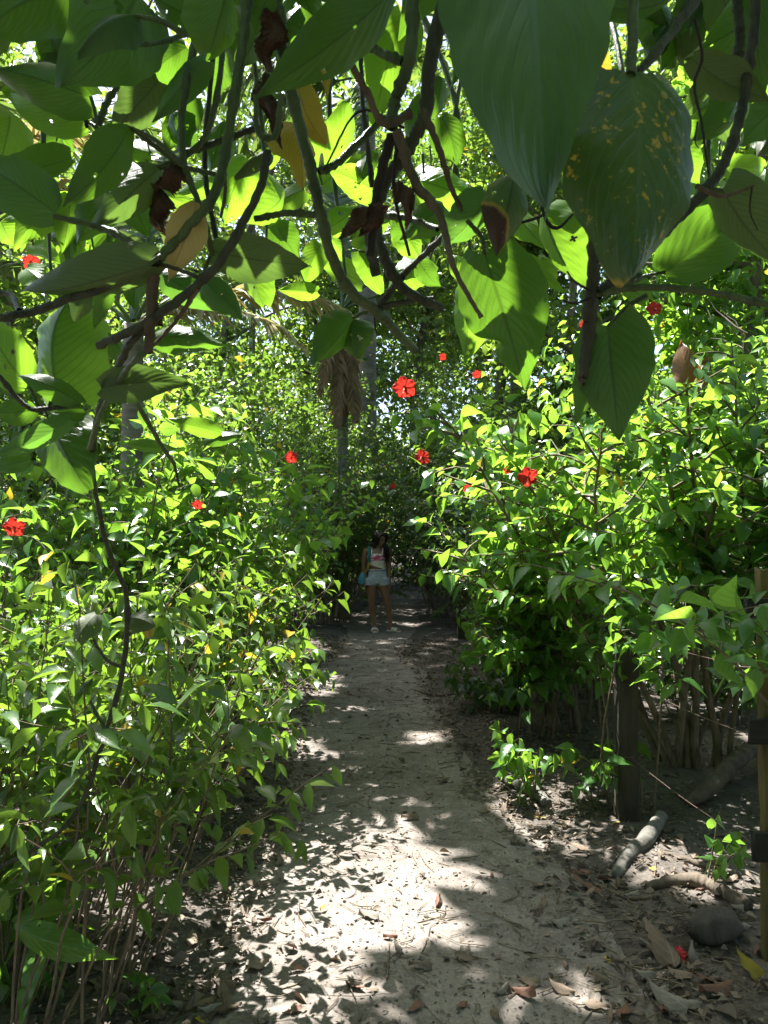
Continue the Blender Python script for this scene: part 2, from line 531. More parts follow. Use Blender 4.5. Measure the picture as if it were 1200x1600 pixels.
M['crumb'] = leaf_mat('crumb', (0.08, 0.066, 0.052), (0.32, 0.28, 0.24), (0.26, 0.22, 0.18), (0.16, 0.1, 0.05), rough=0.9, veins=0, yellow=0, tfac=0.05, mottle=0.2)
# ------------------------------------------------------------------ ground and path
def axis(lo, hi, fine, far):
    a = [np.arange(lo, hi + 1e-6, fine)]
    x, s, up = hi, fine, []
    while x < far:
        s *= 1.22
        x += s
        up.append(x)
    x, s, dn = lo, fine, []
    while x > -far:
        s *= 1.22
        x -= s
        dn.append(x)
    return np.concatenate([np.array(dn[::-1]), a[0], np.array(up)])


gx = axis(-3.2, 3.4, 0.04, 220)
gy = axis(1.6, 12.0, 0.05, 220)
XX, YY = np.meshgrid(gx, gy)
ZZ = gh(XX, YY)
nxg, nyg = len(gx), len(gy)
idx = np.arange(nxg * nyg).reshape(nyg, nxg)
F = np.stack([idx[:-1, :-1], idx[:-1, 1:], idx[1:, 1:], idx[1:, :-1]], axis=-1).reshape(-1, 4)
ground = link('ground', np_mesh('ground', np.stack([XX, YY, ZZ], -1).reshape(-1, 3), F), M['soil'])
tag(ground, kind='structure')

py_ = np.concatenate([np.arange(-4, 1.6, 0.2), np.arange(1.6, 13, 0.03), np.arange(13, 24, 0.2)])
pu = np.linspace(-1, 1, 49)
PU, PY = np.meshgrid(pu, py_)
edge = 0.12 * vnoise(np.sign(PU) * 7 + 20, PY * 2.2) + 0.05 * vnoise(np.sign(PU) * 3 + 50, PY * 9)
PX = path_c(PY) + PU * (path_w(PY) + 0.06 + edge)
PZ = gh(PX, PY) + 0.016 - 0.045 * np.abs(PU) ** 8
idx = np.arange(PX.size).reshape(PX.shape)
F = np.stack([idx[:-1, :-1], idx[:-1, 1:], idx[1:, 1:], idx[1:, :-1]], axis=-1).reshape(-1, 4)
path = link('path', np_mesh('path', np.stack([PX, PY, PZ], -1).reshape(-1, 3), F), M['path'])
tag(path, kind='structure')


# ------------------------------------------------------------------ leaf sprays (many small leaves)
def leaf_template(rows, prof, fold, droop, twist=0.0):
    """unit leaf: base at the origin, tip at y = 1, half width 0.5 at most; three columns"""
    V, UVs = [], []
    for i, (v, w) in enumerate(prof):
        for u in (-1, 0, 1):
            x = u * w * 0.5
            z = fold * abs(x) - droop * v * v + twist * u * w * 0.5 * math.sin(v * 3)
            V.append((x, v, z))
            UVs.append((u, v))
    F = []
    for i in range(len(prof) - 1):
        for c in range(2):
            a = i * 3 + c
            F.append((a, a + 1, a + 4, a + 3))
    return np.array(V), np.array(F), np.array(UVs)


OVATE = [(0, .05), (.10, .62), (.25, .96), (.42, 1.0), (.62, .72), (.82, .32), (1, .02)]
LANCE = [(0, .05), (.18, .55), (.38, .95), (.58, .92), (.80, .5), (1, .02)]
SIMPLE = [(0, .08), (.28, .95), (.62, .78), (1, .03)]
T_OV = [leaf_template(0, OVATE, 0.30, 0.22, 0.1), leaf_template(0, OVATE, 0.15, 0.42, -0.15), leaf_template(0, OVATE, 0.55, 0.10, 0.2), leaf_template(0, OVATE, -0.1, 0.30, 0.25)]
T_LA = [leaf_template(0, LANCE, 0.30, 0.25, 0.1), leaf_template(0, LANCE, 0.12, 0.50, -0.2), leaf_template(0, LANCE, 0.5, 0.12, 0.2)]
T_SI = [leaf_template(0, SIMPLE, 0.35, 0.22, 0.1), leaf_template(0, SIMPLE, 0.1, 0.4, -0.1)]


def spray(name, B, D, Nrm, L, W, templates, mat, parent=None, rnd=None, seed=0):
    """one mesh of leaves: bases B, directions D, upward normals Nrm, lengths L, widths W"""
    B, D, Nrm = np.asarray(B), np.asarray(D), np.asarray(Nrm)
    n = len(B)
    r = np.random.default_rng(seed)
    if rnd is None:
        rnd = r.random(n)
    D = D / (np.linalg.norm(D, axis=1)[:, None] + 1e-9)
    S = np.cross(D, Nrm)
    S /= np.linalg.norm(S, axis=1)[:, None] + 1e-9
    Nn = np.cross(S, D)
    pick = r.integers(0, len(templates), n)
    Vs, Fs, Us, Rs, k = [], [], [], [], 0
    for t, (tv, tf, tu) in enumerate(templates):
        q = np.nonzero(pick == t)[0]
        if len(q) == 0:
            continue
        w = (tv[None, :, 0, None] * W[q, None, None] * S[q, None, :] + tv[None, :, 1, None] * L[q, None, None] * D[q, None, :]
             + tv[None, :, 2, None] * L[q, None, None] * Nn[q, None, :] + B[q, None, :])
        m = len(tv)
        Vs.append(w.reshape(-1, 3))
        Fs.append((tf[None] + (np.arange(len(q)) * m)[:, None, None]).reshape(-1, 4) + k)
        Us.append(np.tile(tu, (len(q), 1)))
        Rs.append(np.repeat(rnd[q], m))
        k += len(q) * m
    org = (0, 0, 0) if parent is None else world_loc(parent)
    return link(name, np_mesh(name, np.vstack(Vs), np.vstack(Fs), np.vstack(Us), np.concatenate(Rs), True, org), mat, parent)


def unit(v):
    return v / (np.linalg.norm(v) + 1e-9)


def grow(p, d, length, n, r, jit=0.12, grav=0.0, pull=None):
    """a wandering stem: list of points"""
    pts = [np.array(p, float)]
    d = unit(np.array(d, float))
    for i in range(n):
        d = unit(d + r.normal(0, jit, 3) + np.array([0, 0, grav]) + (0 if pull is None else pull))
        pts.append(pts[-1] + d * length / n)
    return np.array(pts)


def leafy(line, r, acc, step, ln, droop=0.35, start=0.0, whorl=1, wid=0.52, tipbias=True):
    """leaves along a polyline into the accumulator acc = [B, D, N, L, W]"""
    seg = np.linalg.norm(np.diff(line, axis=0), axis=1)
    tot = seg.sum()
    cs = np.concatenate([[0], np.cumsum(seg)])
    s = start * tot + r.random() * step
    side = 1
    while s < tot:
        k = min(np.searchsorted(cs, s, side='right') - 1, len(seg) - 1)
        t = (s - cs[k]) / (seg[k] + 1e-9)
        b = line[k] * (1 - t) + line[k + 1] * t
        tan = unit(line[k + 1] - line[k])
        for w in range(whorl):
            a = unit(np.cross(tan, np.array([0, 0, 1.0]) + r.normal(0, 0.5, 3)))
            out = unit(a * side + tan * r.uniform(0.2, 0.9) + r.normal(0, 0.25, 3))
            out[2] -= droop * r.uniform(0.3, 1.5)
            out = unit(out)
            f = r.uniform(0.42, 1.3)
            acc[0].append(b + out * ln * 0.12)
            acc[1].append(out)
            acc[2].append(unit(np.array([0, 0, 1.0]) + r.normal(0, 0.38, 3)))
            acc[3].append(ln * f)
            acc[4].append(ln * f * wid * r.uniform(0.8, 1.2))
            side = -side
        s += step * r.uniform(0.6, 1.4)
    # leaf at the very tip
    acc[0].append(line[-1])
    acc[1].append(unit(line[-1] - line[-2] + np.array([0, 0, -0.25])))
    acc[2].append(unit(np.array([0, 0, 1.0]) + r.normal(0, 0.3, 3)))
    acc[3].append(ln * 0.75)
    acc[4].append(ln * 0.75 * wid)


def in_corridor(A):
    q = np.asarray(A) - CAM
    dq = np.maximum(q @ FWD, 0.1)
    qx, qy = 600 + FPX * (q @ RGT) / dq, 800 - FPX * (q @ UPV) / dq
    return (dq < 12.6) & (qx > 545) & (qx < 640) & (qy > 815) & (qy < 1015)



def shrub(x, y, height, spread, label, seed, mat='hib', twig='twig', stems=16, ln=0.11, wid=0.55, step=0.05, lean=(0, 0), bare=0.35,
          templates=None, group=None, base_r=0.15, thick=0.010, twigs=5, name='leafy_shrub', cat='shrub', droop=0.35, grav=-0.05, lit_reject=None, twig_len=0.32):
    r = np.random.default_rng(seed)
    z = gz(x, y) - 0.03
    o = root(name, (x, y, z), label, cat, group)
    g = Geo()
    acc = [[], [], [], [], []]
    for i in range(stems):
        a = r.uniform(0, 2 * math.pi)
        q = math.sqrt(r.random())
        b = np.array([x + base_r * q * math.cos(a), y + base_r * q * math.sin(a), z])
        hh = height * r.uniform(0.65, 1.08)
        out = spread * q * r.uniform(0.5, 1.2)
        d = np.array([math.cos(a) * out + lean[0], math.sin(a) * out + lean[1], hh])
        length = np.linalg.norm(d)
        d0 = d * np.array([0.6, 0.6, 1.15])
        main = grow(b, d0, length, 10, r, 0.10, grav)
        if main[-1][2] - z < 0.5 * height or in_corridor(main).any():
            continue
        rad = thick * r.uniform(0.7, 1.25) * np.linspace(1, 0.28, len(main))
        g.tube(main, rad, 5)
        leafy(main, r, acc, step * 1.2, ln, droop, start=max(bare, 0.45), wid=wid)
        for t in range(twigs):
            f = bare + (0.97 - bare) * (t + r.random()) / twigs
            k = min(int(f * 10), 9)
            p = main[k] + (main[k + 1] - main[k]) * (f * 10 - k)
            tan = unit(main[k + 1] - main[k])
            aa = r.uniform(0, 2 * math.pi)
            side = unit(np.array([math.cos(aa), math.sin(aa), 0.25]) + 0.5 * tan + np.array([lean[0], lean[1], 0]) * 0.3)
            tl = height * twig_len * r.uniform(0.5, 1.1) * (1.15 - 0.6 * f)
            tw = grow(p, side, tl, 5, r, 0.13, -0.06)
            if in_corridor(tw).any():
                continue
            g.tube(tw, np.linspace(thick * 0.42, thick * 0.16, len(tw)), 4, cap=False)
            leafy(tw, r, acc, step, ln, droop, start=0.12, wid=wid)
    g.obj('stem', M[twig], o)
    B, D, Nn, L, W = [np.array(q) for q in acc]
    keep = B[:, 2] > 0.03
    # the walking corridor up to the walker stays clear of leaves
    q = (B + D * L[:, None] * 0.6) - CAM
    dq = q @ FWD
    qx, qy = 600 + FPX * (q @ RGT) / dq, 800 - FPX * (q @ UPV) / dq
    keep &= ~((dq < 12.6) & (qx > 545) & (qx < 640) & (qy > 822) & (qy < 1010))
    spray('foliage', B[keep], D[keep], Nn[keep], L[keep], W[keep], templates or T_OV, M[mat], o, seed=seed)
    return o


def petal_mesh(g, c, ax, up, side, size, r, bend):
    """one broad, ruffled hibiscus petal spreading from the throat c"""
    nu, nv = 11, 10
    V, U = [], []
    ph = r.uniform(0, 6)
    for j in range(nv):
        v = j / (nv - 1)
        w = 0.10 + 0.62 * math.sin(min(1, v * 1.05) * math.pi * 0.62) ** 1.2 - 0.28 * max(0, v - 0.82) / 0.18
        for i in range(nu):
            u = -1 + 2 * i / (nu - 1)
            rd = v * (1 - 0.12 * abs(u) ** 2 * v)
            f = 0.75 * (1 - v) ** 1.0 + bend * v
            z = 0.35 * math.sin(v * 1.7) * (0.6 - bend) - 0.42 * bend * v * v + 0.15 * v * v * math.sin(u * 6 + ph) + 0.08 * u * v
            V.append(c + size * (rd * side + u * w * 0.62 * up + z * ax))
            U.append((u, v))
    F = [(j * nu + i, j * nu + i + 1, (j + 1) * nu + i + 1, (j + 1) * nu + i) for j in range(nv - 1) for i in range(nu - 1)]
    g.add(np.array(V), F, U, r.random())


def flower(c, ax, size, parent, seed, stalk_to=None, parts=True, bend=0.35, down=False):
    """hibiscus bloom: petals, staminal column and sepals; a child of its shrub"""
    r = np.random.default_rng(seed)
    ax = unit(np.array(ax, float))
    a = unit(np.cross(ax, [0.1, 0.2, 1.0]))
    b = np.cross(ax, a)
    pet = Geo()
    for k in range(5):
        t = 2 * math.pi * k / 5 + r.uniform(-0.12, 0.12)
        petal_mesh(pet, c, ax, -math.sin(t) * a + math.cos(t) * b, math.cos(t) * a + math.sin(t) * b, size * r.uniform(0.9, 1.1), r, bend + r.uniform(-.1, .15))
    f = pet.obj('flower', M['petal'], parent)
    if parts:
        pi = Geo()
        dr = np.array([0, 0, -0.9])
        line = smooth_path([c, c + ax * size * 0.5, c + ax * size * 0.95 + dr * size * 0.18, c + ax * size * 1.25 + dr * size * 0.42], 8)
        pi.tube(line, np.linspace(0.05, 0.03, 8) * size, 6)
        for q in range(26):
            t = r.uniform(0.6, 1.0)
            p = line[min(7, int(t * 7))]
            dd = unit(r.normal(0, 1, 3)) * size * 0.09
            pi.tube(np.array([p, p + dd * 0.6, p + dd]), np.array([0.012, 0.016, 0.03]) * size, 4)
        pi.obj('pistil', M['pistil'], f)
        se = Geo()
        back = -ax
        se.tube(np.array([c, c + back * size * 0.15, c + back * size * 0.35, c + back * size * 0.5]), np.array([0.14, 0.15, 0.08, 0.03]) * size, 8)
        if stalk_to is not None:
            se.tube(smooth_path([c + back * size * 0.4, (c + back * size * 0.4 + np.array(stalk_to)) / 2 + np.array([0, 0, 0.02]), np.array(stalk_to)], 6), 0.03 * size, 5)
        se.obj('calyx', M['sepal'], f)
    return f


# ------------------------------------------------------------------ trees and palms
def tree(x, y, height, crown_z, crown_r, label, seed, mat='tree', leaf=0.15, n=5000, trunk_r=0.13, group='trees behind the shrubs', lean=(0, 0), crown_h=None,
         name='forest_tree', flat=0.75, cat='tree', limbs=9, bark='bark', rejecter=None):
    r = np.random.default_rng(seed)
    z = gz(x, y) - 0.1
    o = root(name, (x, y, z), label, cat, group)
    g = Geo()
    top = np.array([x + lean[0], y + lean[1], height])
    tr = grow((x, y, z), top - np.array([x, y, z]), np.linalg.norm(top - np.array([x, y, z])), 14, r, 0.045, 0.02)
    g.tube(tr, trunk_r * np.concatenate([[1.45, 1.12], np.linspace(1.0, 0.25, 13)]), 9)
    ch = crown_h or (height - crown_z) * 0.6 + crown_r * 0.4
    cl = []
    for i in range(limbs):
        f = r.uniform(max(0.15, crown_z / height - 0.05), 0.98)
        k = min(int(f * 14), 13)
        p = tr[k]
        a = r.uniform(0, 2 * math.pi)
        dl = np.array([math.cos(a), math.sin(a), r.uniform(0.15, 0.7)])
        ll = crown_r * r.uniform(0.6, 1.1)
        lb = grow(p, dl, ll, 7, r, 0.13, 0.03)
        g.tube(lb, np.linspace(trunk_r * 0.42, trunk_r * 0.07, 8), 5, cap=False)
        for s in range(6):
            k2 = r.integers(2, 8)
            dd = unit(r.normal(0, 1, 3) + np.array([0, 0, 0.2]))
            l2 = crown_r * r.uniform(0.2, 0.5)
            tb = grow(lb[k2], dd, l2, 4, r, 0.2, 0.0)
            g.tube(tb, np.linspace(trunk_r * 0.12, trunk_r * 0.03, 5), 4, cap=False)
            cl.append(tb[-1])
            cl.append(tb[2])
    g.obj('trunk', M[bark], o)
    cl = np.array(cl)
    per = max(4, n // len(cl))
    B = np.repeat(cl, per, axis=0) + r.normal(0, 1, (len(cl) * per, 3)) * np.array([1, 1, flat]) * crown_r * 0.15
    if rejecter is not None:
        B = B[rejecter(B)]
    m = len(B)
    D = r.normal(0, 1, (m, 3))
    D[:, 2] = D[:, 2] * 0.5 - 0.35
    Nn = np.array([0, 0, 1.0]) + r.normal(0, 0.45, (m, 3))
    L = leaf * r.uniform(0.6, 1.3, m)
    spray('crown', B, D, Nn, L, L * r.uniform(0.42, 0.62, m), T_SI, M[mat], o, seed=seed)
    return o


def frond(g, base, d0, length, r, sag=0.5, leaflet=0.5, pairs=46, hang=0.6, width=0.028, stiff=0.0):
    """a pinnate palm frond: rachis and hanging leaflets in one mesh"""
    n = 14
    pts = [np.array(base, float)]
    d = unit(np.array(d0, float))
    for i in range(n):
        d = unit(d + np.array([0, 0, -sag / n * (0.5 + 1.4 * i / n)]) + r.normal(0, 0.012, 3))
        pts.append(pts[-1] + d * length / n)
    pts = np.array(pts)
    g.tube(pts, np.linspace(0.022, 0.004, n + 1) * (0.6 + 0.2 * length), 5, rnd=0.8)
    for i in range(pairs):
        f = 0.16 + 0.84 * (i + r.random() * 0.4) / pairs
        k = min(int(f * n), n - 1)
        p = pts[k] + (pts[k + 1] - pts[k]) * (f * n - k)
        tan = unit(pts[k + 1] - pts[k])
        sidev = unit(np.cross(tan, [0, 0, 1.0]) + 1e-3)
        upv = np.cross(sidev, tan)
        ll = leaflet * length / 3 * (math.sin(math.pi * min(1, 0.12 + f * 0.86)) ** 0.6) * r.uniform(0.6, 1.15)
        for s in (-1, 1):
            dd = unit(s * sidev * r.uniform(.6, .95) + tan * r.uniform(.4, .9) + upv * r.uniform(-0.1, 0.4) + r.normal(0, .08, 3))
            q = p.copy()
            V, U = [], []
            wv = unit(np.cross(dd, upv) + r.normal(0, .25, 3))
            nv = 5
            tw = r.uniform(-0.5, 0.5)
            for j in range(nv):
                t = j / (nv - 1)
                w = width * (0.6 + 0.2 * length) * (0.35 + 1.1 * math.sin(math.pi * min(1, t * 0.75 + 0.2))) * (1.03 - t)
                ww = unit(wv * math.cos(tw * t) + upv * math.sin(tw * t))
                V.append(q - ww * w)
                V.append(q + ww * w)
                U += [(-1, t), (1, t)]
                dd = unit(dd + np.array([0, 0, -hang * (0.35 + t)]) * 0.55)
                q = q + dd * ll / (nv - 1)
            Fq = [(2 * j, 2 * j + 1, 2 * j + 3, 2 * j + 2) for j in range(nv - 1)]
            g.add(np.array(V), Fq, U, r.random())
    return pts


def palm(x, y, height, fronds, label, seed, trunk_r=0.13, group=None, lean=(0, 0), name='palm_tree', trunk=True):
    """fronds: list of (azimuth deg, elevation deg, length, sag, hang, material)"""
    r = np.random.default_rng(seed)
    z = gz(x, y) - 0.1
    o = root(name, (x, y, z), label, 'palm', group)
    g = Geo()
    n = 40
    t = np.linspace(0, 1, n)
    pts = np.stack([x + lean[0] * t ** 1.6, y + lean[1] * t ** 1.6, z + (height - z) * t], 1)
    rad = trunk_r * (1 + 0.5 * np.exp(-t * 14)) * (1 - 0.25 * t) * (1 + 0.05 * np.sin(np.arange(n) * 2.4))
    g.tube(pts, rad, 12)
    g.obj('trunk', M['palm_bark'], o)
    for az, e, L, sag, hang, m in fronds:
        gg = Geo()
        d = np.array([math.cos(R(az)) * math.cos(R(e)), math.sin(R(az)) * math.cos(R(e)), math.sin(R(e))])
        frond(gg, pts[-1] + d * 0.05, d, L, r, sag, 0.62, int(24 + 11 * L), hang)
        gg.obj('frond', M[m], o)
    return o
# ------------------------------------------------------------------ where the sun reaches through the canopy
LIT = []          # (centre, radius) spheres that must see the sun


def lit_px(px, py, d, r):
    LIT.append((P(px, py, d), r))


for px, py, d, r in [(575, 862, 12.4, .14), (598, 905, 12.4, .12), (390, 640, 5.5, .5), (350, 660, 4.5, .45), (480, 860, 5.0, .45), (540, 1000, 4.1, .28), (500, 940, 4.6, .35), (230, 760, 5.5, .7), (330, 850, 4.4, .35),
                     (560, 720, 7.0, .25), (780, 660, 5.5, .85), (900, 720, 4.8, .85), (1040, 700, 4.4, .8), (760, 840, 5.2, .3), (890, 860, 4.4, .4),
                     (1040, 820, 4.2, .4), (1130, 720, 3.6, .5), (830, 1150, 4.3, .16), (700, 620, 6, .5), (660, 560, 6, .4), (633, 610, 5.2, .3),
                     (525, 210, 1.9, .09), (590, 120, 1.7, .08), (535, 335, 1.8, .07), (700, 310, 1.9, .11), (660, 220, 1.4, .05), (880, 380, 1.45, .06), (1100, 380, 1.35, .08), (1150, 360, 1.2, .05), (250, 330, 1.4, .05), (180, 280, 1.12, .04), (390, 400, 1.22, .04), (735, 500, 1.2, .08), (760, 450, 1.18, .08), (765, 560, 1.2, .04), (385, 300, 1.8, .09),
                     (20, 215, 1.7, .08), (575, 430, 1.9, .06), (470, 420, 2.0, .07), (930, 100, 2.0, .06), (1130, 250, 2.6, .25), (300, 665, 2.2, .06), (890, 420, 1.5, .03),
                     (100, 950, 4.0, .6), (250, 900, 4.0, .5), (350, 1000, 3.8, .4), (150, 820, 6, .8), (340, 760, 6, .6), (200, 650, 7, 1.0), (330, 640, 9.5, .8), (300, 560, 10, 1.0), (340, 510, 6.3, .5), (80, 700, 6, .9),
                     (300, 1150, 3.2, .3), (150, 1100, 3.2, .35), (60, 1250, 2.8, .25), (130, 1475, 2.35, .14), (700, 560, 11.5, 1.0), (900, 560, 9.5, 1.2), (850, 480, 16, 1.5), (1100, 560, 7, 1.1), (450, 480, 19, 1.5), (250, 480, 13, 1.5), (60, 380, 2.0, .12), (100, 540, 1.6, .05), (30, 560, 1.6, .05), (450, 330, 2.1, .12), (1180, 600, 3.4, .3), (640, 400, 2.1, .07)]:
    lit_px(px, py, d, r)
LITG = []         # ellipses of sunlit ground: centre x, y, half axes
for px, py, rx, ry in [(535, 1272, 95, 34), (470, 1330, 105, 40), (600, 1345, 95, 34), (655, 1440, 75, 66), (560, 1400, 85, 38), (705, 1375, 80, 26), (470, 1490, 60, 40),
                       (455, 1570, 125, 40), (740, 1385, 70, 30), (690, 1465, 50, 40), (540, 1345, 120, 40), (800, 1560, 22, 9), (850, 1595, 30, 12), (900, 1530, 18, 8), (930, 1600, 20, 8), (610, 1570, 26, 12), (350, 1320, 50, 22), (400, 1240, 50, 16), (530, 1110, 60, 7), (470, 1135, 70, 9), (632, 1166, 26, 7), (545, 1182, 24, 7),
                       (550, 934, 42, 6), (565, 966, 26, 4), (640, 975, 32, 4), (600, 955, 14, 3), (640, 862, 22, 7), (740, 975, 30, 5), (690, 990, 14, 3), (505, 1160, 30, 6),
                       (780, 1590, 40, 14), (960, 1565, 34, 12), (1080, 1545, 26, 14), (1075, 1280, 36, 8), (720, 1515, 12, 8), (870, 1440, 14, 6), (985, 1590, 40, 10), (300, 1395, 36, 14)]:
    c = G(px, py)
    LITG.append((c[0], c[1], 1.12 * rx / FPX * c[1], 1.12 * max(0.05, (G(px, py - ry)[1] - G(px, py + ry)[1]) / 2)))


def sun_free(B, pad=0.0):
    """True for points that do not stand between the sun and a place that the sun reaches"""
    B = np.asarray(B)
    ok = np.ones(len(B), bool)
    for c, r in LIT:
        w = c[None] - B
        t = -(w @ SUN)
        perp = w + t[:, None] * SUN[None]
        ok &= ~((t > 0.15) & (np.linalg.norm(perp, axis=1) < r + pad))
    g = B - SUN[None] * ((B[:, 2] - 0.03) / SUN[2])[:, None]
    for cx, cy_, rx, ry in LITG:
        ok &= ((g[:, 0] - cx) / (rx + pad)) ** 2 + ((g[:, 1] - cy_) / (ry + pad)) ** 2 > 1
    return ok


def out_of_frame(B, margin=60):
    q = B - CAM
    d = q @ FWD
    px = 600 + FPX * (q @ RGT) / np.maximum(d, 0.05)
    py = 800 - FPX * (q @ UPV) / np.maximum(d, 0.05)
    return (d < 0.1) | (py < -margin) | (px < -margin * 2) | (px > 1200 + margin * 2)


def canopy(name, label, cat, trunk_base, limb_targets, boxes, n_cl, per, leaf, mat, zrange, seed, spread=0.5, group=None, trunk_r=0.22, pad=0.0):
    """an unseen shade tree, its crown shaped to cast shade from just above the picture; boxes = shaded regions (lo, hi, weight)"""
    r = np.random.default_rng(seed)
    o = root(name, (trunk_base[0], trunk_base[1], gz(*trunk_base) - 0.1), label, cat, group)
    g = Geo()
    base = np.array([trunk_base[0], trunk_base[1], -0.1])
    fork = np.array([trunk_base[0] * 0.97, trunk_base[1], limb_targets[0][2] * 0.62])
    g.tube(smooth_path([base, (base + fork) / 2 + np.array([0.08, 0.05, 0]), fork], 10), np.linspace(trunk_r * 1.3, trunk_r * 0.8, 10), 10)
    nodes = []
    for tgt in limb_targets:
        tgt = np.array(tgt, float)
        mid = (fork + tgt) / 2 + np.array([0, 0, 0.35 * abs(tgt[2] - fork[2]) + 0.3])
        lb = smooth_path([fork, mid, tgt], 16)
        lb[1:-1] += r.normal(0, 0.05, (14, 3))
        g.tube(lb, np.linspace(trunk_r * 0.6, trunk_r * 0.12, 16), 6)
        nodes.append(lb[3:])
    nodes = np.vstack(nodes)
    w = np.array([b[2] for b in boxes], float)
    w /= w.sum()
    acc = []
    for bi, k in enumerate(r.multinomial(n_cl, w)):
        lo, hi = np.array(boxes[bi][0]), np.array(boxes[bi][1])
        Q = lo + (hi - lo) * r.random((k, 3))
        # height just above the top edge of the picture
        zt = zrange[0] + (zrange[1] - zrange[0]) * r.random(k)
        need = (1.9 + 0.74 * Q[:, 1] - 0.74 * Q[:, 2] * SUN[1] / SUN[2]) / (1 - 0.74 * SUN[1] / SUN[2])
        z = np.maximum(need, 2.6) + zt
        C = Q + SUN[None] * ((z - Q[:, 2]) / SUN[2])[:, None]
        acc.append(C)
    C = np.vstack(acc)
    for c in C:
        nn = nodes[np.argmin(np.linalg.norm(nodes - c, axis=1))]
        if r.random() < 0.25:
            tb = smooth_path([nn, (nn + c) / 2 + r.normal(0, 0.12, 3), c], 6)
            if sun_free(tb).all() and out_of_frame(tb, 10).all():
                g.tube(tb, np.linspace(0.016, 0.005, 6), 4, cap=False)
    B = np.repeat(C, per, axis=0) + r.normal(0, 1, (len(C) * per, 3)) * np.array([1, 1, 0.6]) * spread
    B = B[sun_free(B, pad) & out_of_frame(B)]
    m = len(B)
    D = r.normal(0, 1, (m, 3))
    D[:, 2] = D[:, 2] * 0.4 - 0.3
    Nn = np.array([0, 0, 1.0]) + r.normal(0, 0.3, (m, 3))
    L = leaf * r.uniform(0.7, 1.3, m)
    g.obj('trunk', M['bark'], o)
    spray('crown', B, D, Nn, L, L * r.uniform(0.5, 0.65, m), T_OV, M[mat], o, seed=seed)
    return o


def px_box(x0, y0, x1, y1, d0, d1):
    pts = np.array([P(x, y, d) for x in (x0, x1) for y in (y0, y1) for d in (d0, d1)])
    return pts.min(0), pts.max(0)


# low branches right over the camera that keep the hanging vine and the near bushes in the shade
v1 = px_box(-150, -50, 420, 480, 0.9, 1.5)
v2 = px_box(420, -50, 800, 420, 0.9, 1.5)
v3 = px_box(680, -50, 1260, 520, 0.8, 1.4)
canopy('shade_tree', 'unseen broad leaved tree arching over the path, its leafy branches just above the vine', 'tree', (-3.4, 1.0), [(-1.2, 1.6, 4.0), (0.2, 1.9, 4.2), (1.3, 2.0, 4.2), (-2.0, 3.2, 5.0)],
       [(*v1, 3), (*v2, 2), (*v3, 3), ((-2.6, 2.3, 0.1), (-0.75, 3.6, 1.2), .7)], 95, 11, 0.24, 'vine', (0.1, 1.4), 11, spread=0.34, pad=0.10)
canopy('shade_tree', 'unseen tall tree whose high crown shades the dirt path and the walker', 'tree', (6.8, 7.5), [(0.2, 6.5, 7.5), (0.3, 10, 11.0), (0.4, 15, 15.0), (1.5, 5.5, 7.0)],
       [((-1.0, 2.2, 0), (1.9, 6.5, 0.1), 3.6), ((-1.0, 4.6, 0), (1.8, 8.5, 0.1), 3.0), ((-1.2, 6.5, 0), (2.0, 13, 0.3), 2.8), ((-2.0, 14, 0), (3.5, 22, 2.0), 1.6), ((0.85, 2.4, 0), (3.2, 6.0, 0.3), 2.6)], 2700, 7, 0.27, 'tree', (0.2, 3.0), 12, spread=0.42, trunk_r=0.3, pad=0.06)

# ------------------------------------------------------------------ bushes along the path
hl = dict(mat='olive', ln=0.095, wid=0.44, templates=T_LA, thick=0.007, group='bushes crowding the path')
shrub(-1.22, 2.75, 1.30, 0.30, 'thin stemmed bush in the bottom left corner beside the bare soil', 101, stems=75, twigs=2, base_r=0.45, bare=0.40, lean=(0.36, 0), step=0.05, **{**hl, 'thick': 0.0055})
shrub(-1.85, 3.1, 1.55, 0.4, 'shaded bush at the left edge behind the hanging vine stem', 102, stems=36, twigs=5, base_r=0.4, bare=0.2, step=0.045, **hl)
shrub(-1.25, 4.15, 1.3, 0.35, 'bush of wiry stems leaning over the path with sunlit leaf tips', 103, stems=50, twigs=3, base_r=0.38, bare=0.4, lean=(0.40, 0.0), step=0.045, **hl)
shrub(-2.3, 4.2, 1.95, 0.5, 'dense bush behind the shaded one at the left edge', 104, stems=30, twigs=5, base_r=0.4, step=0.055, **{**hl, 'mat': 'hib'})
shrub(-1.35, 4.75, 1.55, 0.45, 'bush with drooping yellow green leaves left of the path before the walker', 105, stems=34, twigs=5, base_r=0.35, lean=(0.30, 0), step=0.045, **hl)
hb = dict(mat='hib', ln=0.10, wid=0.60, group='bushes crowding the path', thick=0.010)
L6 = shrub(-2.7, 5.9, 2.3, 0.7, 'hibiscus bush with a red bloom low at the left edge', 106, stems=22, twigs=7, base_r=0.4, **hb)
shrub(-1.85, 5.4, 2.4, 0.5, 'leafy bush hiding the stem of the small pale palm', 146, stems=20, twigs=7, base_r=0.35, **hb)
L7 = shrub(-1.7, 6.3, 2.2, 0.7, 'hibiscus bush with bright light green sprays reaching up left of centre', 107, stems=20, twigs=7, base_r=0.35, lean=(0.15, 0), **{**hb, 'mat': 'hib_lit'})
L8 = shrub(-1.75, 8.0, 2.1, 0.7, 'mid height bush left of the path just this side of the walker', 108, stems=22, twigs=7, base_r=0.4, **{**hb, 'ln': 0.085, 'mat': 'mid', 'templates': T_SI})
L9 = shrub(-3.1, 8.2, 3.0, 0.9, 'tall bush beneath the pale dry palm frond', 109, stems=22, twigs=7, base_r=0.5, **{**hb, 'ln': 0.085, 'mat': 'mid', 'templates': T_SI})
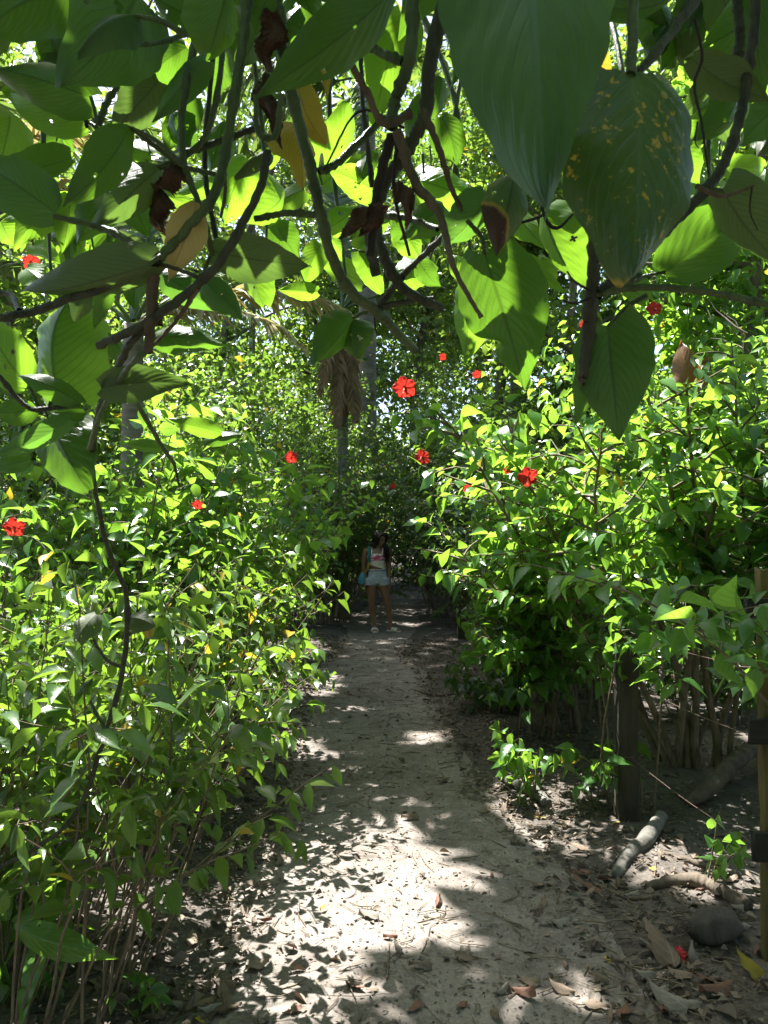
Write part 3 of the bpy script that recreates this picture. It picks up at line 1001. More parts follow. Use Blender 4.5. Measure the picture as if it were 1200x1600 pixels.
L10 = shrub(-1.65, 10.2, 2.6, 0.9, 'small leaved bush beside the walker, on her bag side', 110, stems=22, twigs=8, base_r=0.5, **{**hb, 'ln': 0.08, 'mat': 'dark', 'templates': T_SI})
shrub(-4.6, 6.6, 2.9, 0.9, 'big leafy bush beyond the left edge bushes under the palm', 111, stems=20, twigs=7, base_r=0.5, **{**hb, 'ln': 0.09})
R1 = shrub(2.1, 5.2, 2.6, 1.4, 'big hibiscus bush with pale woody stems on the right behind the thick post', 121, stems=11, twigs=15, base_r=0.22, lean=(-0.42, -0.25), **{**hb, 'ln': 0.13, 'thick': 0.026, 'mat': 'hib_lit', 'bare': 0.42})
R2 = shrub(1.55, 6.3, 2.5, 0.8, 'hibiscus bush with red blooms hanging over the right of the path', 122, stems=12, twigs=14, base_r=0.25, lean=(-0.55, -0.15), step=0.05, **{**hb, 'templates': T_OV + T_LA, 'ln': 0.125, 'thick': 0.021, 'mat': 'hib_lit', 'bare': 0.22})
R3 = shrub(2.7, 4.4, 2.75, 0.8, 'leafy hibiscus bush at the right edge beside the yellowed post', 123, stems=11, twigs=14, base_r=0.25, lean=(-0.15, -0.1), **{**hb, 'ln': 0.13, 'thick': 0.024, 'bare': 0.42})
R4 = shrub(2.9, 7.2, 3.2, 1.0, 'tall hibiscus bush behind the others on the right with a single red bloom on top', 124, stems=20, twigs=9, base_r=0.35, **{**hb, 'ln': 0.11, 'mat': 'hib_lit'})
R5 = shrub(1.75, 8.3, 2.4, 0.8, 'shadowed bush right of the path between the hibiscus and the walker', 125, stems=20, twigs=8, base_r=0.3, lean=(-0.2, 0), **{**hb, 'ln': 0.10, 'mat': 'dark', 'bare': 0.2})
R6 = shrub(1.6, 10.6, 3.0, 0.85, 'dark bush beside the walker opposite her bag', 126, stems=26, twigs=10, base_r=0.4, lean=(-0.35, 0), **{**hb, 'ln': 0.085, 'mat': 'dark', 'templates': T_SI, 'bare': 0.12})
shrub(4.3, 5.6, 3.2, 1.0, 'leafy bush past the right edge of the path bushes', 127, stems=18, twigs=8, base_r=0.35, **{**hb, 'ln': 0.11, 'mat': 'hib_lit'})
R8 = shrub(3.3, 9.5, 3.4, 1.1, 'tall pale green bush far back on the right', 128, stems=20, twigs=9, base_r=0.45, **{**hb, 'ln': 0.10, 'mat': 'mid', 'templates': T_SI})
shrub(1.45, 4.45, 1.5, 0.4, 'young bush growing around the thick post with leaves at its middle', 129, stems=6, twigs=5, base_r=0.15, lean=(-0.1, -0.1), **{**hb, 'ln': 0.12, 'thick': 0.008, 'bare': 0.55})
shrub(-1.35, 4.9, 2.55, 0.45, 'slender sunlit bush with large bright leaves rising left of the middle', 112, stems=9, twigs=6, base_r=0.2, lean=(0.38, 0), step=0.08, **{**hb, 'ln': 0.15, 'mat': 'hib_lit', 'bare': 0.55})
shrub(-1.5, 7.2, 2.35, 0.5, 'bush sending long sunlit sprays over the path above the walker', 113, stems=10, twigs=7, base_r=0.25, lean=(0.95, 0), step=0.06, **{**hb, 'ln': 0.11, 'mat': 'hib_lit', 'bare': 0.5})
shrub(-0.2, 25.5, 5.0, 1.5, 'shadowy bush closing the path end on the left', 148, stems=30, twigs=9, base_r=1.2, **{**hb, 'ln': 0.15, 'mat': 'dark', 'templates': T_SI, 'bare': 0.05})
shrub(-2.5, 10.0, 3.6, 0.9, 'tall glossy bush left of the middle under the brown skirt of the palm', 114, stems=24, twigs=9, base_r=0.5, **{**hb, 'ln': 0.085, 'mat': 'mid', 'templates': T_SI, 'bare': 0.2})
shrub(-3.6, 9.8, 3.9, 1.0, 'tall glossy bush right under the tip of the pale palm frond', 115, stems=24, twigs=9, base_r=0.5, **{**hb, 'ln': 0.09, 'mat': 'hib_lit', 'templates': T_SI, 'bare': 0.2})
shrub(2.6, 11.5, 4.2, 1.0, 'tall bush right of the middle behind the largest red bloom', 116, stems=24, twigs=9, base_r=0.5, **{**hb, 'ln': 0.09, 'mat': 'mid', 'templates': T_SI, 'bare': 0.2})
shrub(1.4, 19.0, 5.6, 1.3, 'very tall dark bush right behind the coconut palm trunk', 117, stems=24, twigs=9, base_r=0.6, **{**hb, 'ln': 0.13, 'mat': 'mid', 'templates': T_SI, 'bare': 0.2})
shrub(-2.2, 19.5, 6.0, 1.5, 'very tall bush in front of the palm with the brown skirt', 118, stems=26, twigs=9, base_r=0.8, **{**hb, 'ln': 0.13, 'mat': 'mid', 'templates': T_SI, 'bare': 0.2})
shrub(-5.8, 13.0, 5.4, 1.5, 'very tall bush behind the small pale palm', 119, stems=26, twigs=9, base_r=0.8, **{**hb, 'ln': 0.12, 'mat': 'hib_lit', 'templates': T_SI, 'bare': 0.2})
shrub(6.4, 15.0, 5.8, 1.6, 'very tall bright bush far back behind the single bloom', 120, stems=26, twigs=9, base_r=0.8, **{**hb, 'ln': 0.13, 'mat': 'hib_lit', 'templates': T_SI, 'bare': 0.2})
shrub(-1.3, 17.6, 5.7, 1.3, 'very tall bush behind the palm with the brown skirt', 149, stems=28, twigs=9, base_r=0.5, **{**hb, 'ln': 0.12, 'mat': 'mid', 'templates': T_SI, 'bare': 0.12})
shrub(2.2, 22.0, 7.2, 1.7, 'very tall pale bush beyond the path bend right of the middle', 150, stems=30, twigs=9, base_r=0.6, **{**hb, 'ln': 0.15, 'mat': 'mid', 'templates': T_SI, 'bare': 0.2})
shrub(1.78, 2.72, 1.75, 0.4, 'bush just outside the right edge with leaves over the top of the yellowed post', 157, stems=9, twigs=6, base_r=0.12, lean=(-0.28, 0), step=0.06, **{**hb, 'ln': 0.12, 'thick': 0.008, 'bare': 0.68})
shrub(-0.98, 13.9, 3.7, 0.9, 'light green bush hiding the stem of the brown skirted palm', 158, stems=26, twigs=9, base_r=0.4, **{**hb, 'ln': 0.10, 'mat': 'mid', 'templates': T_SI, 'bare': 0.12})
for x_, y_, h_, lab_, sd_ in [(1.75, 7.4, .95, 'low shadowy bush under the hibiscus beside the thinner fence post', 161), (2.7, 6.3, .9, 'low shadowy bush behind the thick fence post', 162), (1.45, 9.3, 1.0, 'low shadowy bush at the dark post near the walker', 163),
                              (3.4, 5.2, 1.0, 'low shadowy bush behind the yellowed post', 164), (1.15, 6.9, .42, 'tiny dark bush on the shaded right verge of the path', 165)]:
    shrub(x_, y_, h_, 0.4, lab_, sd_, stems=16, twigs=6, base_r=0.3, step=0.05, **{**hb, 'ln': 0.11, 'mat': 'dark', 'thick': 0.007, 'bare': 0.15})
shrub(1.25, 6.0, 1.5, 0.4, 'knee high hibiscus bush hanging low over the right verge before the low shadowy bush', 166, stems=12, twigs=8, base_r=0.2, lean=(-0.12, -0.1), step=0.05, **{**hb, 'ln': 0.12, 'mat': 'hib', 'bare': 0.25})
# around and behind the walker
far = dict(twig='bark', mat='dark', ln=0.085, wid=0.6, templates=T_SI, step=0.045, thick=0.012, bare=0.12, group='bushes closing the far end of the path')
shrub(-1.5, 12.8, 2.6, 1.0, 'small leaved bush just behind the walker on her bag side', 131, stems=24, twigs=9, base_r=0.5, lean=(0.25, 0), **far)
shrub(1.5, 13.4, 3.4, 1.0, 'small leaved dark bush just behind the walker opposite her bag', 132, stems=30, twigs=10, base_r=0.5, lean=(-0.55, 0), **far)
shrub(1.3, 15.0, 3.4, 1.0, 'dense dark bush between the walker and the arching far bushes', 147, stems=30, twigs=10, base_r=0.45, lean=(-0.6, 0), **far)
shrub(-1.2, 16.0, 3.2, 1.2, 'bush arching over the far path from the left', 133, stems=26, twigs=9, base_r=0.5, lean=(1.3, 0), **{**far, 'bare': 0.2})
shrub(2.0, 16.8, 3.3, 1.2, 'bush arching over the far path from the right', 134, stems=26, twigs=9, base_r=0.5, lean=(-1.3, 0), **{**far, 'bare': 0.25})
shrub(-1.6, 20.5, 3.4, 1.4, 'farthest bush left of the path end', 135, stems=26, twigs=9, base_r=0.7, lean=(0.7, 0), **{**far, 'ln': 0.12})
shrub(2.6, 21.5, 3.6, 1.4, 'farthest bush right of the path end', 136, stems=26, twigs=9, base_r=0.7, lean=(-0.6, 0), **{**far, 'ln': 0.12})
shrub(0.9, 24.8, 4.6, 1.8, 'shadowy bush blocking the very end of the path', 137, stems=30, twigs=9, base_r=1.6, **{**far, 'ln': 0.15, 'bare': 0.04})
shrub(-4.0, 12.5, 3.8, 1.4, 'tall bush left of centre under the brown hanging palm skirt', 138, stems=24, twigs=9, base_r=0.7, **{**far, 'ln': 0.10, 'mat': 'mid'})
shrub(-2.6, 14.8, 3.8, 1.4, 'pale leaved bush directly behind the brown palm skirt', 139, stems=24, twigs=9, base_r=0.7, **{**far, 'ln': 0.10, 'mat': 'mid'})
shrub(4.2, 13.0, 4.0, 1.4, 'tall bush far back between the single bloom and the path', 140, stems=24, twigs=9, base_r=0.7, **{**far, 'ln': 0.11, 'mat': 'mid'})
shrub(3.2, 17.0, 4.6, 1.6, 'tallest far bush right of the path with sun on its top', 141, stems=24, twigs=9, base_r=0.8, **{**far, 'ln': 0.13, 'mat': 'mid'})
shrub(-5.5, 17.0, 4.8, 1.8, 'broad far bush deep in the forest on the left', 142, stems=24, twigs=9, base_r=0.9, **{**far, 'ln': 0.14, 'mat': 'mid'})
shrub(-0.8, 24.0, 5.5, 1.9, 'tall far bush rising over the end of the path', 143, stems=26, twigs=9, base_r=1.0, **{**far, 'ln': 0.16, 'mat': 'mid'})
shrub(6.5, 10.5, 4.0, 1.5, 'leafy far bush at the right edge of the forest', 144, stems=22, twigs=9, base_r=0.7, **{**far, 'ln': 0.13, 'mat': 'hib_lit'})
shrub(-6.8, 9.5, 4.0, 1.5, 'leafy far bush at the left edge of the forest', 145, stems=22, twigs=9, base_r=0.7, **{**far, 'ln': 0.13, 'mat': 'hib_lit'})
# low plants on the ground
sg = dict(mat='hib_lit', twig='twig_green', cat='seedling', name='seedling', thick=0.005, base_r=0.03, bare=0.3, group='seedlings on the path edge')
gp = G(838, 1262)
shrub(gp[0], gp[1], 0.52, 0.22, 'leafy seedling with bright leaves before the pale short log', 151, stems=5, twigs=4, ln=0.13, wid=0.5, step=0.08, **sg)
gp = G(930, 1275)
shrub(gp[0], gp[1], 0.55, 0.2, 'leafy seedling at the foot of the thick post', 152, stems=4, twigs=3, ln=0.12, wid=0.5, step=0.07, **{**sg, 'mat': 'hib'})
gp = G(1100, 1400)
shrub(gp[0], gp[1], 0.42, 0.15, 'spindly seedling with a few round leaves near the yellowed post', 153, stems=3, twigs=3, ln=0.09, wid=0.6, step=0.08, **{**sg, 'mat': 'hib'})
gp = G(30, 1580)
wavy = shrub(gp[0], gp[1], 0.50, 0.25, 'young plant with long wavy leaves in the bottom left corner', 154, stems=4, twigs=3, ln=0.24, wid=0.36, step=0.10, **{**sg, 'templates': T_LA, 'mat': 'hib_lit'})
gp = G(225, 1600)
shrub(gp[0], gp[1], 0.16, 0.10, 'tiny round leaved seedling at the bottom edge', 155, stems=4, twigs=2, ln=0.06, wid=0.6, step=0.05, **{**sg, 'mat': 'hib'})
gp = G(70, 1590)
shrub(gp[0], gp[1], 0.2, 0.15, 'low dark seedling under the long wavy leaves', 156, stems=5, twigs=2, ln=0.07, wid=0.6, step=0.05, **{**sg, 'mat': 'hib'})

# ------------------------------------------------------------------ red blooms, each on its bush
for px, py, d, s, ax, par, sd_, parts, bend in [
        (632, 605, 5.2, .085, (-.1, -.9, -.35), R2, 1, True, .45), (660, 714, 5.9, .062, (-.25, -.95, -.05), R2, 2, True, .1), (825, 746, 4.7, .070, (-.2, -.8, -.5), R1, 3, True, .5),
        (1022, 483, 6.0, .062, (-.1, -1, -.05), R4, 4, True, .1), (733, 762, 5.3, .045, (.5, -.5, -.5), R2, 5, True, .6), (745, 585, 5.3, .032, (.1, -.8, -.5), R4, 6, False, .5),
        (692, 557, 5.3, .028, (.1, -.9, -.3), R4, 7, False, .4), (455, 715, 5.0, .042, (.1, -.85, -.4), L7, 8, True, .5), (308, 790, 4.3, .032, (.1, -.8, -.6), L7, 9, True, .7),
        (22, 824, 3.5, .048, (.3, -.8, -.3), L6, 10, True, .4), (48, 409, 4.0, .045, (.4, -.7, -.4), L6, 11, True, .4), (911, 506, 5.0, .024, (0, -.9, -.4), R4, 12, False, .6),
        (614, 760, 6.8, .026, (0, -.9, -.3), R5, 13, False, .5), (793, 735, 5.3, .03, (0, -.9, -.4), R1, 14, False, .7)]:
    c = P(px, py, d)
    flower(c, ax, s, par, 200 + sd_, stalk_to=c + np.array([0.02, 0.10, 0.07]), parts=parts, bend=bend)

# ------------------------------------------------------------------ palms
palm(*P(205, 838, 6.4)[:2], P(0, 505, 6.4)[2], [(8, 30, 2.0, 1.0, .8, 'palm_pale'), (-18, 14, 1.7, 1.1, .9, 'palm_pale'), (40, 45, 2.0, .8, .7, 'palm'), (120, 60, 2.2, .7, .6, 'palm'), (80, 75, 2.2, .5, .5, 'palm'),
      (170, 40, 2.0, .9, .7, 'palm'), (230, 45, 1.6, .9, .7, 'palm'), (-10, 62, 2.1, .8, .6, 'palm')], 'small palm with a pale straw coloured frond arching out of the bushes', 301, 0.11, 'palms behind the bushes')
palm(*P(535, 838, 15)[:2], P(0, 480, 15)[2], [(-100, -66, 2.5, 1.2, 1.3, 'palm_dry'), (-60, -72, 2.4, .3, 1.3, 'palm_dry'), (-85, -78, 2.2, .2, 1.2, 'palm_dry'), (150, 35, 4.0, 1.0, .8, 'palm'), (15, 28, 4.0, 1.0, .8, 'palm'), (60, 60, 4.2, .7, .6, 'palm'),
      (200, 20, 3.6, 1.1, .9, 'palm'), (100, 70, 4.2, .6, .5, 'palm'), (-20, 45, 3.6, .9, .8, 'palm'), (-120, -60, 2.0, .7, 1.2, 'palm_dry')], 'palm wearing a brown skirt of dead hanging fronds', 302, 0.13, 'palms behind the bushes')
palm(*P(574, 838, 20)[:2], 14.0, [(-110, 20, 5.0, 1.2, .9, 'palm'), (-60, 10, 5.0, 1.3, 1.0, 'palm'), (180, 15, 5.2, 1.2, .9, 'palm'), (0, 25, 5.2, 1.1, .9, 'palm'), (-150, 5, 4.8, 1.3, 1.0, 'palm'), (-30, 40, 5.2, 1.0, .8, 'palm'),
      (60, 40, 5.2, .9, .7, 'palm'), (120, 45, 5.2, .9, .7, 'palm'), (-90, -30, 4.2, .9, .9, 'palm'), (-170, -15, 4.6, 1.0, .9, 'palm')], 'coconut palm with a grey trunk rising behind the vine near the middle', 303, 0.27, 'palms behind the bushes')
palm(*P(-120, 838, 7.5)[:2], 5.3, [(0, 25, 2.6, 1.0, .8, 'palm_pale'), (-30, 30, 2.6, 1.0, .8, 'palm'), (25, 40, 2.7, .9, .7, 'palm'), (10, 5, 2.4, 1.0, .9, 'palm_pale'), (60, 50, 2.5, .8, .6, 'palm'), (-70, 30, 2.4, 1.0, .8, 'palm'),
      (150, 40, 2.5, .9, .7, 'palm')], 'palm with feathery fronds reaching in at the upper left edge', 304, 0.13, 'palms behind the bushes')
palm(*P(392, 838, 24)[:2], 12.5, [(-20, 20, 3.0, 1.1, .9, 'palm'), (20, 35, 3.0, 1.0, .8, 'palm'), (-90, 20, 2.8, 1.1, .9, 'palm'), (180, 25, 3.0, 1.1, .9, 'palm'), (110, 50, 3.0, .8, .7, 'palm'), (-140, 15, 2.8, 1.1, .9, 'palm'), (60, 60, 3.0, .7, .6, 'palm')],
     'slender palm far back left of the grey trunk', 305, 0.12, 'palms behind the bushes')

# ------------------------------------------------------------------ forest behind
for i, (px, d, hgt, cz, cr, mat, lf, n, lab) in enumerate([
        (60, 10, 9, 2.2, 2.0, 'tree', .14, 4200, 'broad leaved tree behind the bushes at the left edge'),
        (-120, 14, 12, 2.5, 2.8, 'tree', .17, 4200, 'tree at the far left edge of the forest'),
        (190, 15, 12, 2.5, 2.4, 'tree', .15, 4600, 'tree behind the small pale palm'),
        (330, 21, 17, 3.0, 3.4, 'mid', .20, 4600, 'tall tree deep in the forest left of the middle'),
        (470, 26, 20, 4.0, 4.0, 'tree', .24, 4600, 'tall far tree whose crown shows beside the palm crown'),
        (655, 27, 18, 2.0, 3.6, 'mid', .22, 7000, 'tree straight beyond the end of the path'),
        (752, 14, 11, 3.0, 1.8, 'tree', .13, 4200, 'slim tree behind the vine right of the middle'),
        (795, 17, 14, 3.0, 2.4, 'mid', .15, 4200, 'tree with a bare grey trunk showing behind the notched vine leaf'),
        (900, 24, 19, 3.0, 3.8, 'tree', .22, 4600, 'tall far tree behind the hibiscus bloom on the right'),
        (960, 12, 10, 2.6, 2.0, 'tree', .14, 4600, 'tree behind the large spotted vine leaf'),
        (1085, 15, 13, 2.5, 2.6, 'tree', .16, 4600, 'sunny tree behind the dark curved vine stem at the right'),
        (1180, 8.5, 8, 2.4, 1.7, 'hib_lit', .13, 4200, 'bright leaved tree at the upper right edge'),
        (1330, 12, 11, 2.5, 2.4, 'tree', .17, 3600, 'tree at the far right edge of the forest'),
        (250, 36, 26, 4, 5.5, 'tree', .34, 4200, 'very tall tree far off in the left background'),
        (560, 40, 28, 2, 6, 'tree', .36, 6000, 'very tall tree far off beyond the path end'),
        (760, 36, 26, 4, 5.5, 'mid', .34, 4200, 'very tall tree far off behind the slim tree'),
        (1000, 38, 27, 4, 6, 'tree', .36, 4200, 'very tall tree far off in the right background'),
        (60, 30, 22, 3, 5, 'mid', .30, 4200, 'very tall tree far off at the left edge'),
        (1220, 28, 21, 3, 4.8, 'mid', .30, 4200, 'very tall tree far off at the right edge')]):
    p = P(px, 838, d)
    tree(p[0], p[1], hgt, cz, cr, lab, 400 + i, mat, lf * 1.15, int(n * 2.0), trunk_r=0.05 + 0.0055 * d, lean=(rng.normal(0, .3), 0), limbs=14, rejecter=sun_free)

# unseen trees added behind the viewer to block the open sky
for i, (x, y, hh, lab) in enumerate([(-3.2, -2.6, 8, 'added bushy tree behind the viewer over the left bushes'), (0.6, -4.2, 9, 'added bushy tree straight behind the viewer'), (3.6, -2.4, 8, 'added bushy tree behind the viewer over the board fence'), (-5.6, 0.4, 9, 'added bushy tree outside the picture by the left bushes'),
                                     (5.4, 0.6, 9, 'added bushy tree outside the picture by the board fence'), (-1.5, -7.5, 12, 'added tall tree well behind the viewer'), (4.6, -7.0, 12, 'second added tall tree well behind the viewer'), (-6.5, -5.5, 12, 'added tall tree behind the viewer beyond the bushy ones')]):
    tree(x, y, hh, 0.8, 2.3, lab, 460 + i, 'tree', .30, 4200, trunk_r=.13, limbs=16, group='added trees behind the viewer', rejecter=lambda B: sun_free(B) & out_of_frame(B) & (np.linalg.norm(B - CAM, axis=1) > 1.3))
# ------------------------------------------------------------------ the hanging vines
def profile(kind, v):
    """half width (0..1) along the leaf"""
    v = np.asarray(v)
    if kind == 'heart':
        w = np.sin(np.clip(v * 0.93 + 0.07, 0, 1) ** 0.62 * math.pi) ** 0.85
    elif kind == 'lance':
        w = np.sin(np.clip(v * 0.97 + 0.03, 0, 1) ** 0.80 * math.pi) ** 1.1
    elif kind == 'round':
        w = np.sin(np.clip(v * 0.9 + 0.08, 0, 1) ** 0.78 * math.pi) ** 0.65
    else:                                   # ovate with a drawn out tip
        w = np.sin(np.clip(v * 0.96 + 0.04, 0, 1) ** 0.68 * math.pi) ** 0.95
    return w


def big_leaf(parent, b, t, w, d, mat='vine', kind='ovate', dd=None, roll=None, fold=None, bend=None, curl=None, under=True, notch=(), seed=0, name='leaf', label=None, stalk=None, sr=0.0035, holes=()):
    """a traced vine leaf: base and tip in photo pixels at depth d (tip at d + dd), widest w pixels across"""
    r = np.random.default_rng(abs(seed * 31 + int(b[0]) + 7 * int(t[1]) + 5))
    dd = r.uniform(-.5, .5) * math.hypot(b[0] - t[0], b[1] - t[1]) / FPX * d if dd is None else dd
    roll = r.uniform(-38, 38) if roll is None else roll
    fold = r.uniform(.12, .6) if fold is None else fold
    bend = r.uniform(.06, .24) if bend is None else bend
    curl = r.choice([-.25, .0, .25, .5]) if curl is None else curl
    B, T = P(b[0], b[1], d), P(t[0], t[1], d + dd)
    A = T - B
    Lg = np.linalg.norm(A)
    A = A / Lg
    V = unit(CAM - (B + T) / 2)
    S = unit(np.cross(A, V))
    Nn = np.cross(S, A)                 # towards the camera
    c, s = math.cos(R(roll)), math.sin(R(roll))
    S, Nn = c * S + s * Nn, -s * S + c * Nn
    W = w / FPX * d / max(abs(c), 0.35)
    nu, nv = 25, 44
    u = np.linspace(-1, 1, nu)
    v = np.linspace(0, 1, nv)
    U, VV = np.meshgrid(u, v)
    hw = np.tile(profile(kind, v)[:, None], (1, nu))
    for side, v0, depth, wd in notch:
        cut = 1 - depth * np.exp(-((v - v0) / wd) ** 2)
        m = (U * side > 0)
        hw = np.where(m, hw * cut[:, None], hw)
    lobe = {'heart': 0.13, 'ovate': 0.05, 'lance': 0.0, 'round': 0.08}[kind]
    X = U * hw * W / 2
    Y = VV * Lg - lobe * Lg * np.abs(U) ** 1.5 * np.clip(1 - VV * 3.2, 0, 1)
    au = np.abs(U)
    ph = r.uniform(0, 6, 4)
    Z = -fold * np.abs(X) * (1 if True else 0)
    Z = Z - 4 * bend * Lg * ((VV - 0.5) ** 2 - 0.25) * 1.0
    Z = Z - curl * W * au ** 2.2 * 0.5
    Z = Z + 0.010 * W * np.sin((VV - 0.35 * au) * 9 * 2 * math.pi) * np.sin(math.pi * np.clip(au, 0, 1)) * 1.0
    Z = Z + 0.06 * W * au ** 2 * (np.sin(VV * 7 + ph[0] + U * 1.3) + 0.6 * np.sin(VV * 15 + ph[1]) * np.sign(U))
    Z = Z + 0.03 * W * np.sin(VV * 5 + ph[2]) * U
    X = X * (1 + 0.02 * np.sin(VV * 23 + ph[3]) + 0.02 * np.sin(VV * 41 + ph[1] + U))
    X = X + 0.05 * W * np.sin(VV * math.pi * 1.1 + ph[0]) * VV
    if name == 'dead_leaf':
        Z = Z + W * .22 * np.sin(VV * 11 + ph[0]) * np.sin(U * 3 + ph[1]) + W * .12 * r.normal(0, 1, U.shape) * au
        X = X * (1 + .35 * np.sin(VV * 9 + ph[2]) * np.sign(U)) + W * .1 * np.sin(VV * 8 + ph[3])
    Pt = B + X[..., None] * S + Y[..., None] * A + Z[..., None] * Nn
    i = np.arange(nu * nv).reshape(nv, nu)
    F = np.stack([i[:-1, :-1], i[:-1, 1:], i[1:, 1:], i[1:, :-1]], -1).reshape(-1, 4)
    if not holes and name == 'leaf' and r.random() < 0.35:
        holes = tuple((r.uniform(-.8, .8), r.uniform(.2, .85), r.uniform(.015, .05)) for _ in range(r.integers(1, 5)))
    if holes:
        Uc = (U[:-1, :-1] + U[1:, 1:]).ravel() / 2
        Vc = (VV[:-1, :-1] + VV[1:, 1:]).ravel() / 2
        keep = np.ones(len(F), bool)
        for hu, hv, hr in holes:
            keep &= ((Uc - hu) * W / 2) ** 2 + ((Vc - hv) * Lg) ** 2 > (hr * W) ** 2
        F = F[keep]
    uv = np.stack([U.ravel(), VV.ravel()], 1)
    # S x A points to the camera: the upper face of the blade is on that side unless its underside shows
    if under:
        F = F[:, ::-1]
    g = Geo()
    g.add(Pt.reshape(-1, 3), F, uv, r.random())
    o = g.obj(name, M[mat], parent)
    if label:
        o['label'] = label
    if stalk is not None:
        q = Geo()
        e = P(stalk[0], stalk[1], stalk[2] if len(stalk) > 2 else d)
        mid = (B + e) / 2 + np.array([0, 0, 0.08 * np.linalg.norm(B - e)])
        q.tube(smooth_path([B + A * 0.01 * Lg, mid, e], 7), np.linspace(sr * 0.8, sr * 1.2, 7), 6)
        q.obj('petiole', M['stem_green'], o)
    return o


def vine_stem(parent, pts, rad_px, mat='stem_green', n=None, name='stem', knots=True, seed=0, sides=9):
    """pts: (px, py, depth); radius in photo pixels at that depth"""
    r = np.random.default_rng(abs(seed + int(pts[0][0])))
    W3 = np.array([P(*p) for p in pts])
    n = n or 9 * len(pts)
    line = smooth_path(W3, n)
    dep = np.interp(np.linspace(0, 1, n), np.linspace(0, 1, len(pts)), [p[2] for p in pts])
    rp = np.interp(np.linspace(0, 1, n), np.linspace(0, 1, len(rad_px)), rad_px) if not np.isscalar(rad_px) else np.full(n, rad_px, float)
    rad = rp / FPX * dep * 0.8
    line[1:-1] += r.normal(0, 1, (n - 2, 3)) * rad[1:-1, None] * 0.10
    if knots:
        k = np.arange(n)
        rad = rad * (1 + 0.26 * np.exp(-(((k % 13) - 5) / 0.8) ** 2)) * (1 + 0.05 * r.normal(0, 1, n))
    g = Geo()
    g.tube(line, rad, sides)
    return g.obj(name, M[mat], parent)


va = root('climbing_vine', P(150, -40, 1.3), 'vine in the upper left corner with a withered cream leaf and long dangling stem', 'vine', 'vines hanging over the path')
vb = root('climbing_vine', P(560, -40, 1.3), 'thick stemmed vine hanging in the upper middle, with yellow leaves and a woody brown stem', 'vine', 'vines hanging over the path')
vc = root('climbing_vine', P(930, -40, 1.0), 'vine in the upper right corner with a huge dark leaf and yellow spotted leaf', 'vine', 'vines hanging over the path')
vd = root('climbing_vine', P(560, 60, 2.2), 'sunlit vine of bright leaves behind the dark hanging stems', 'vine', 'vines hanging over the path')

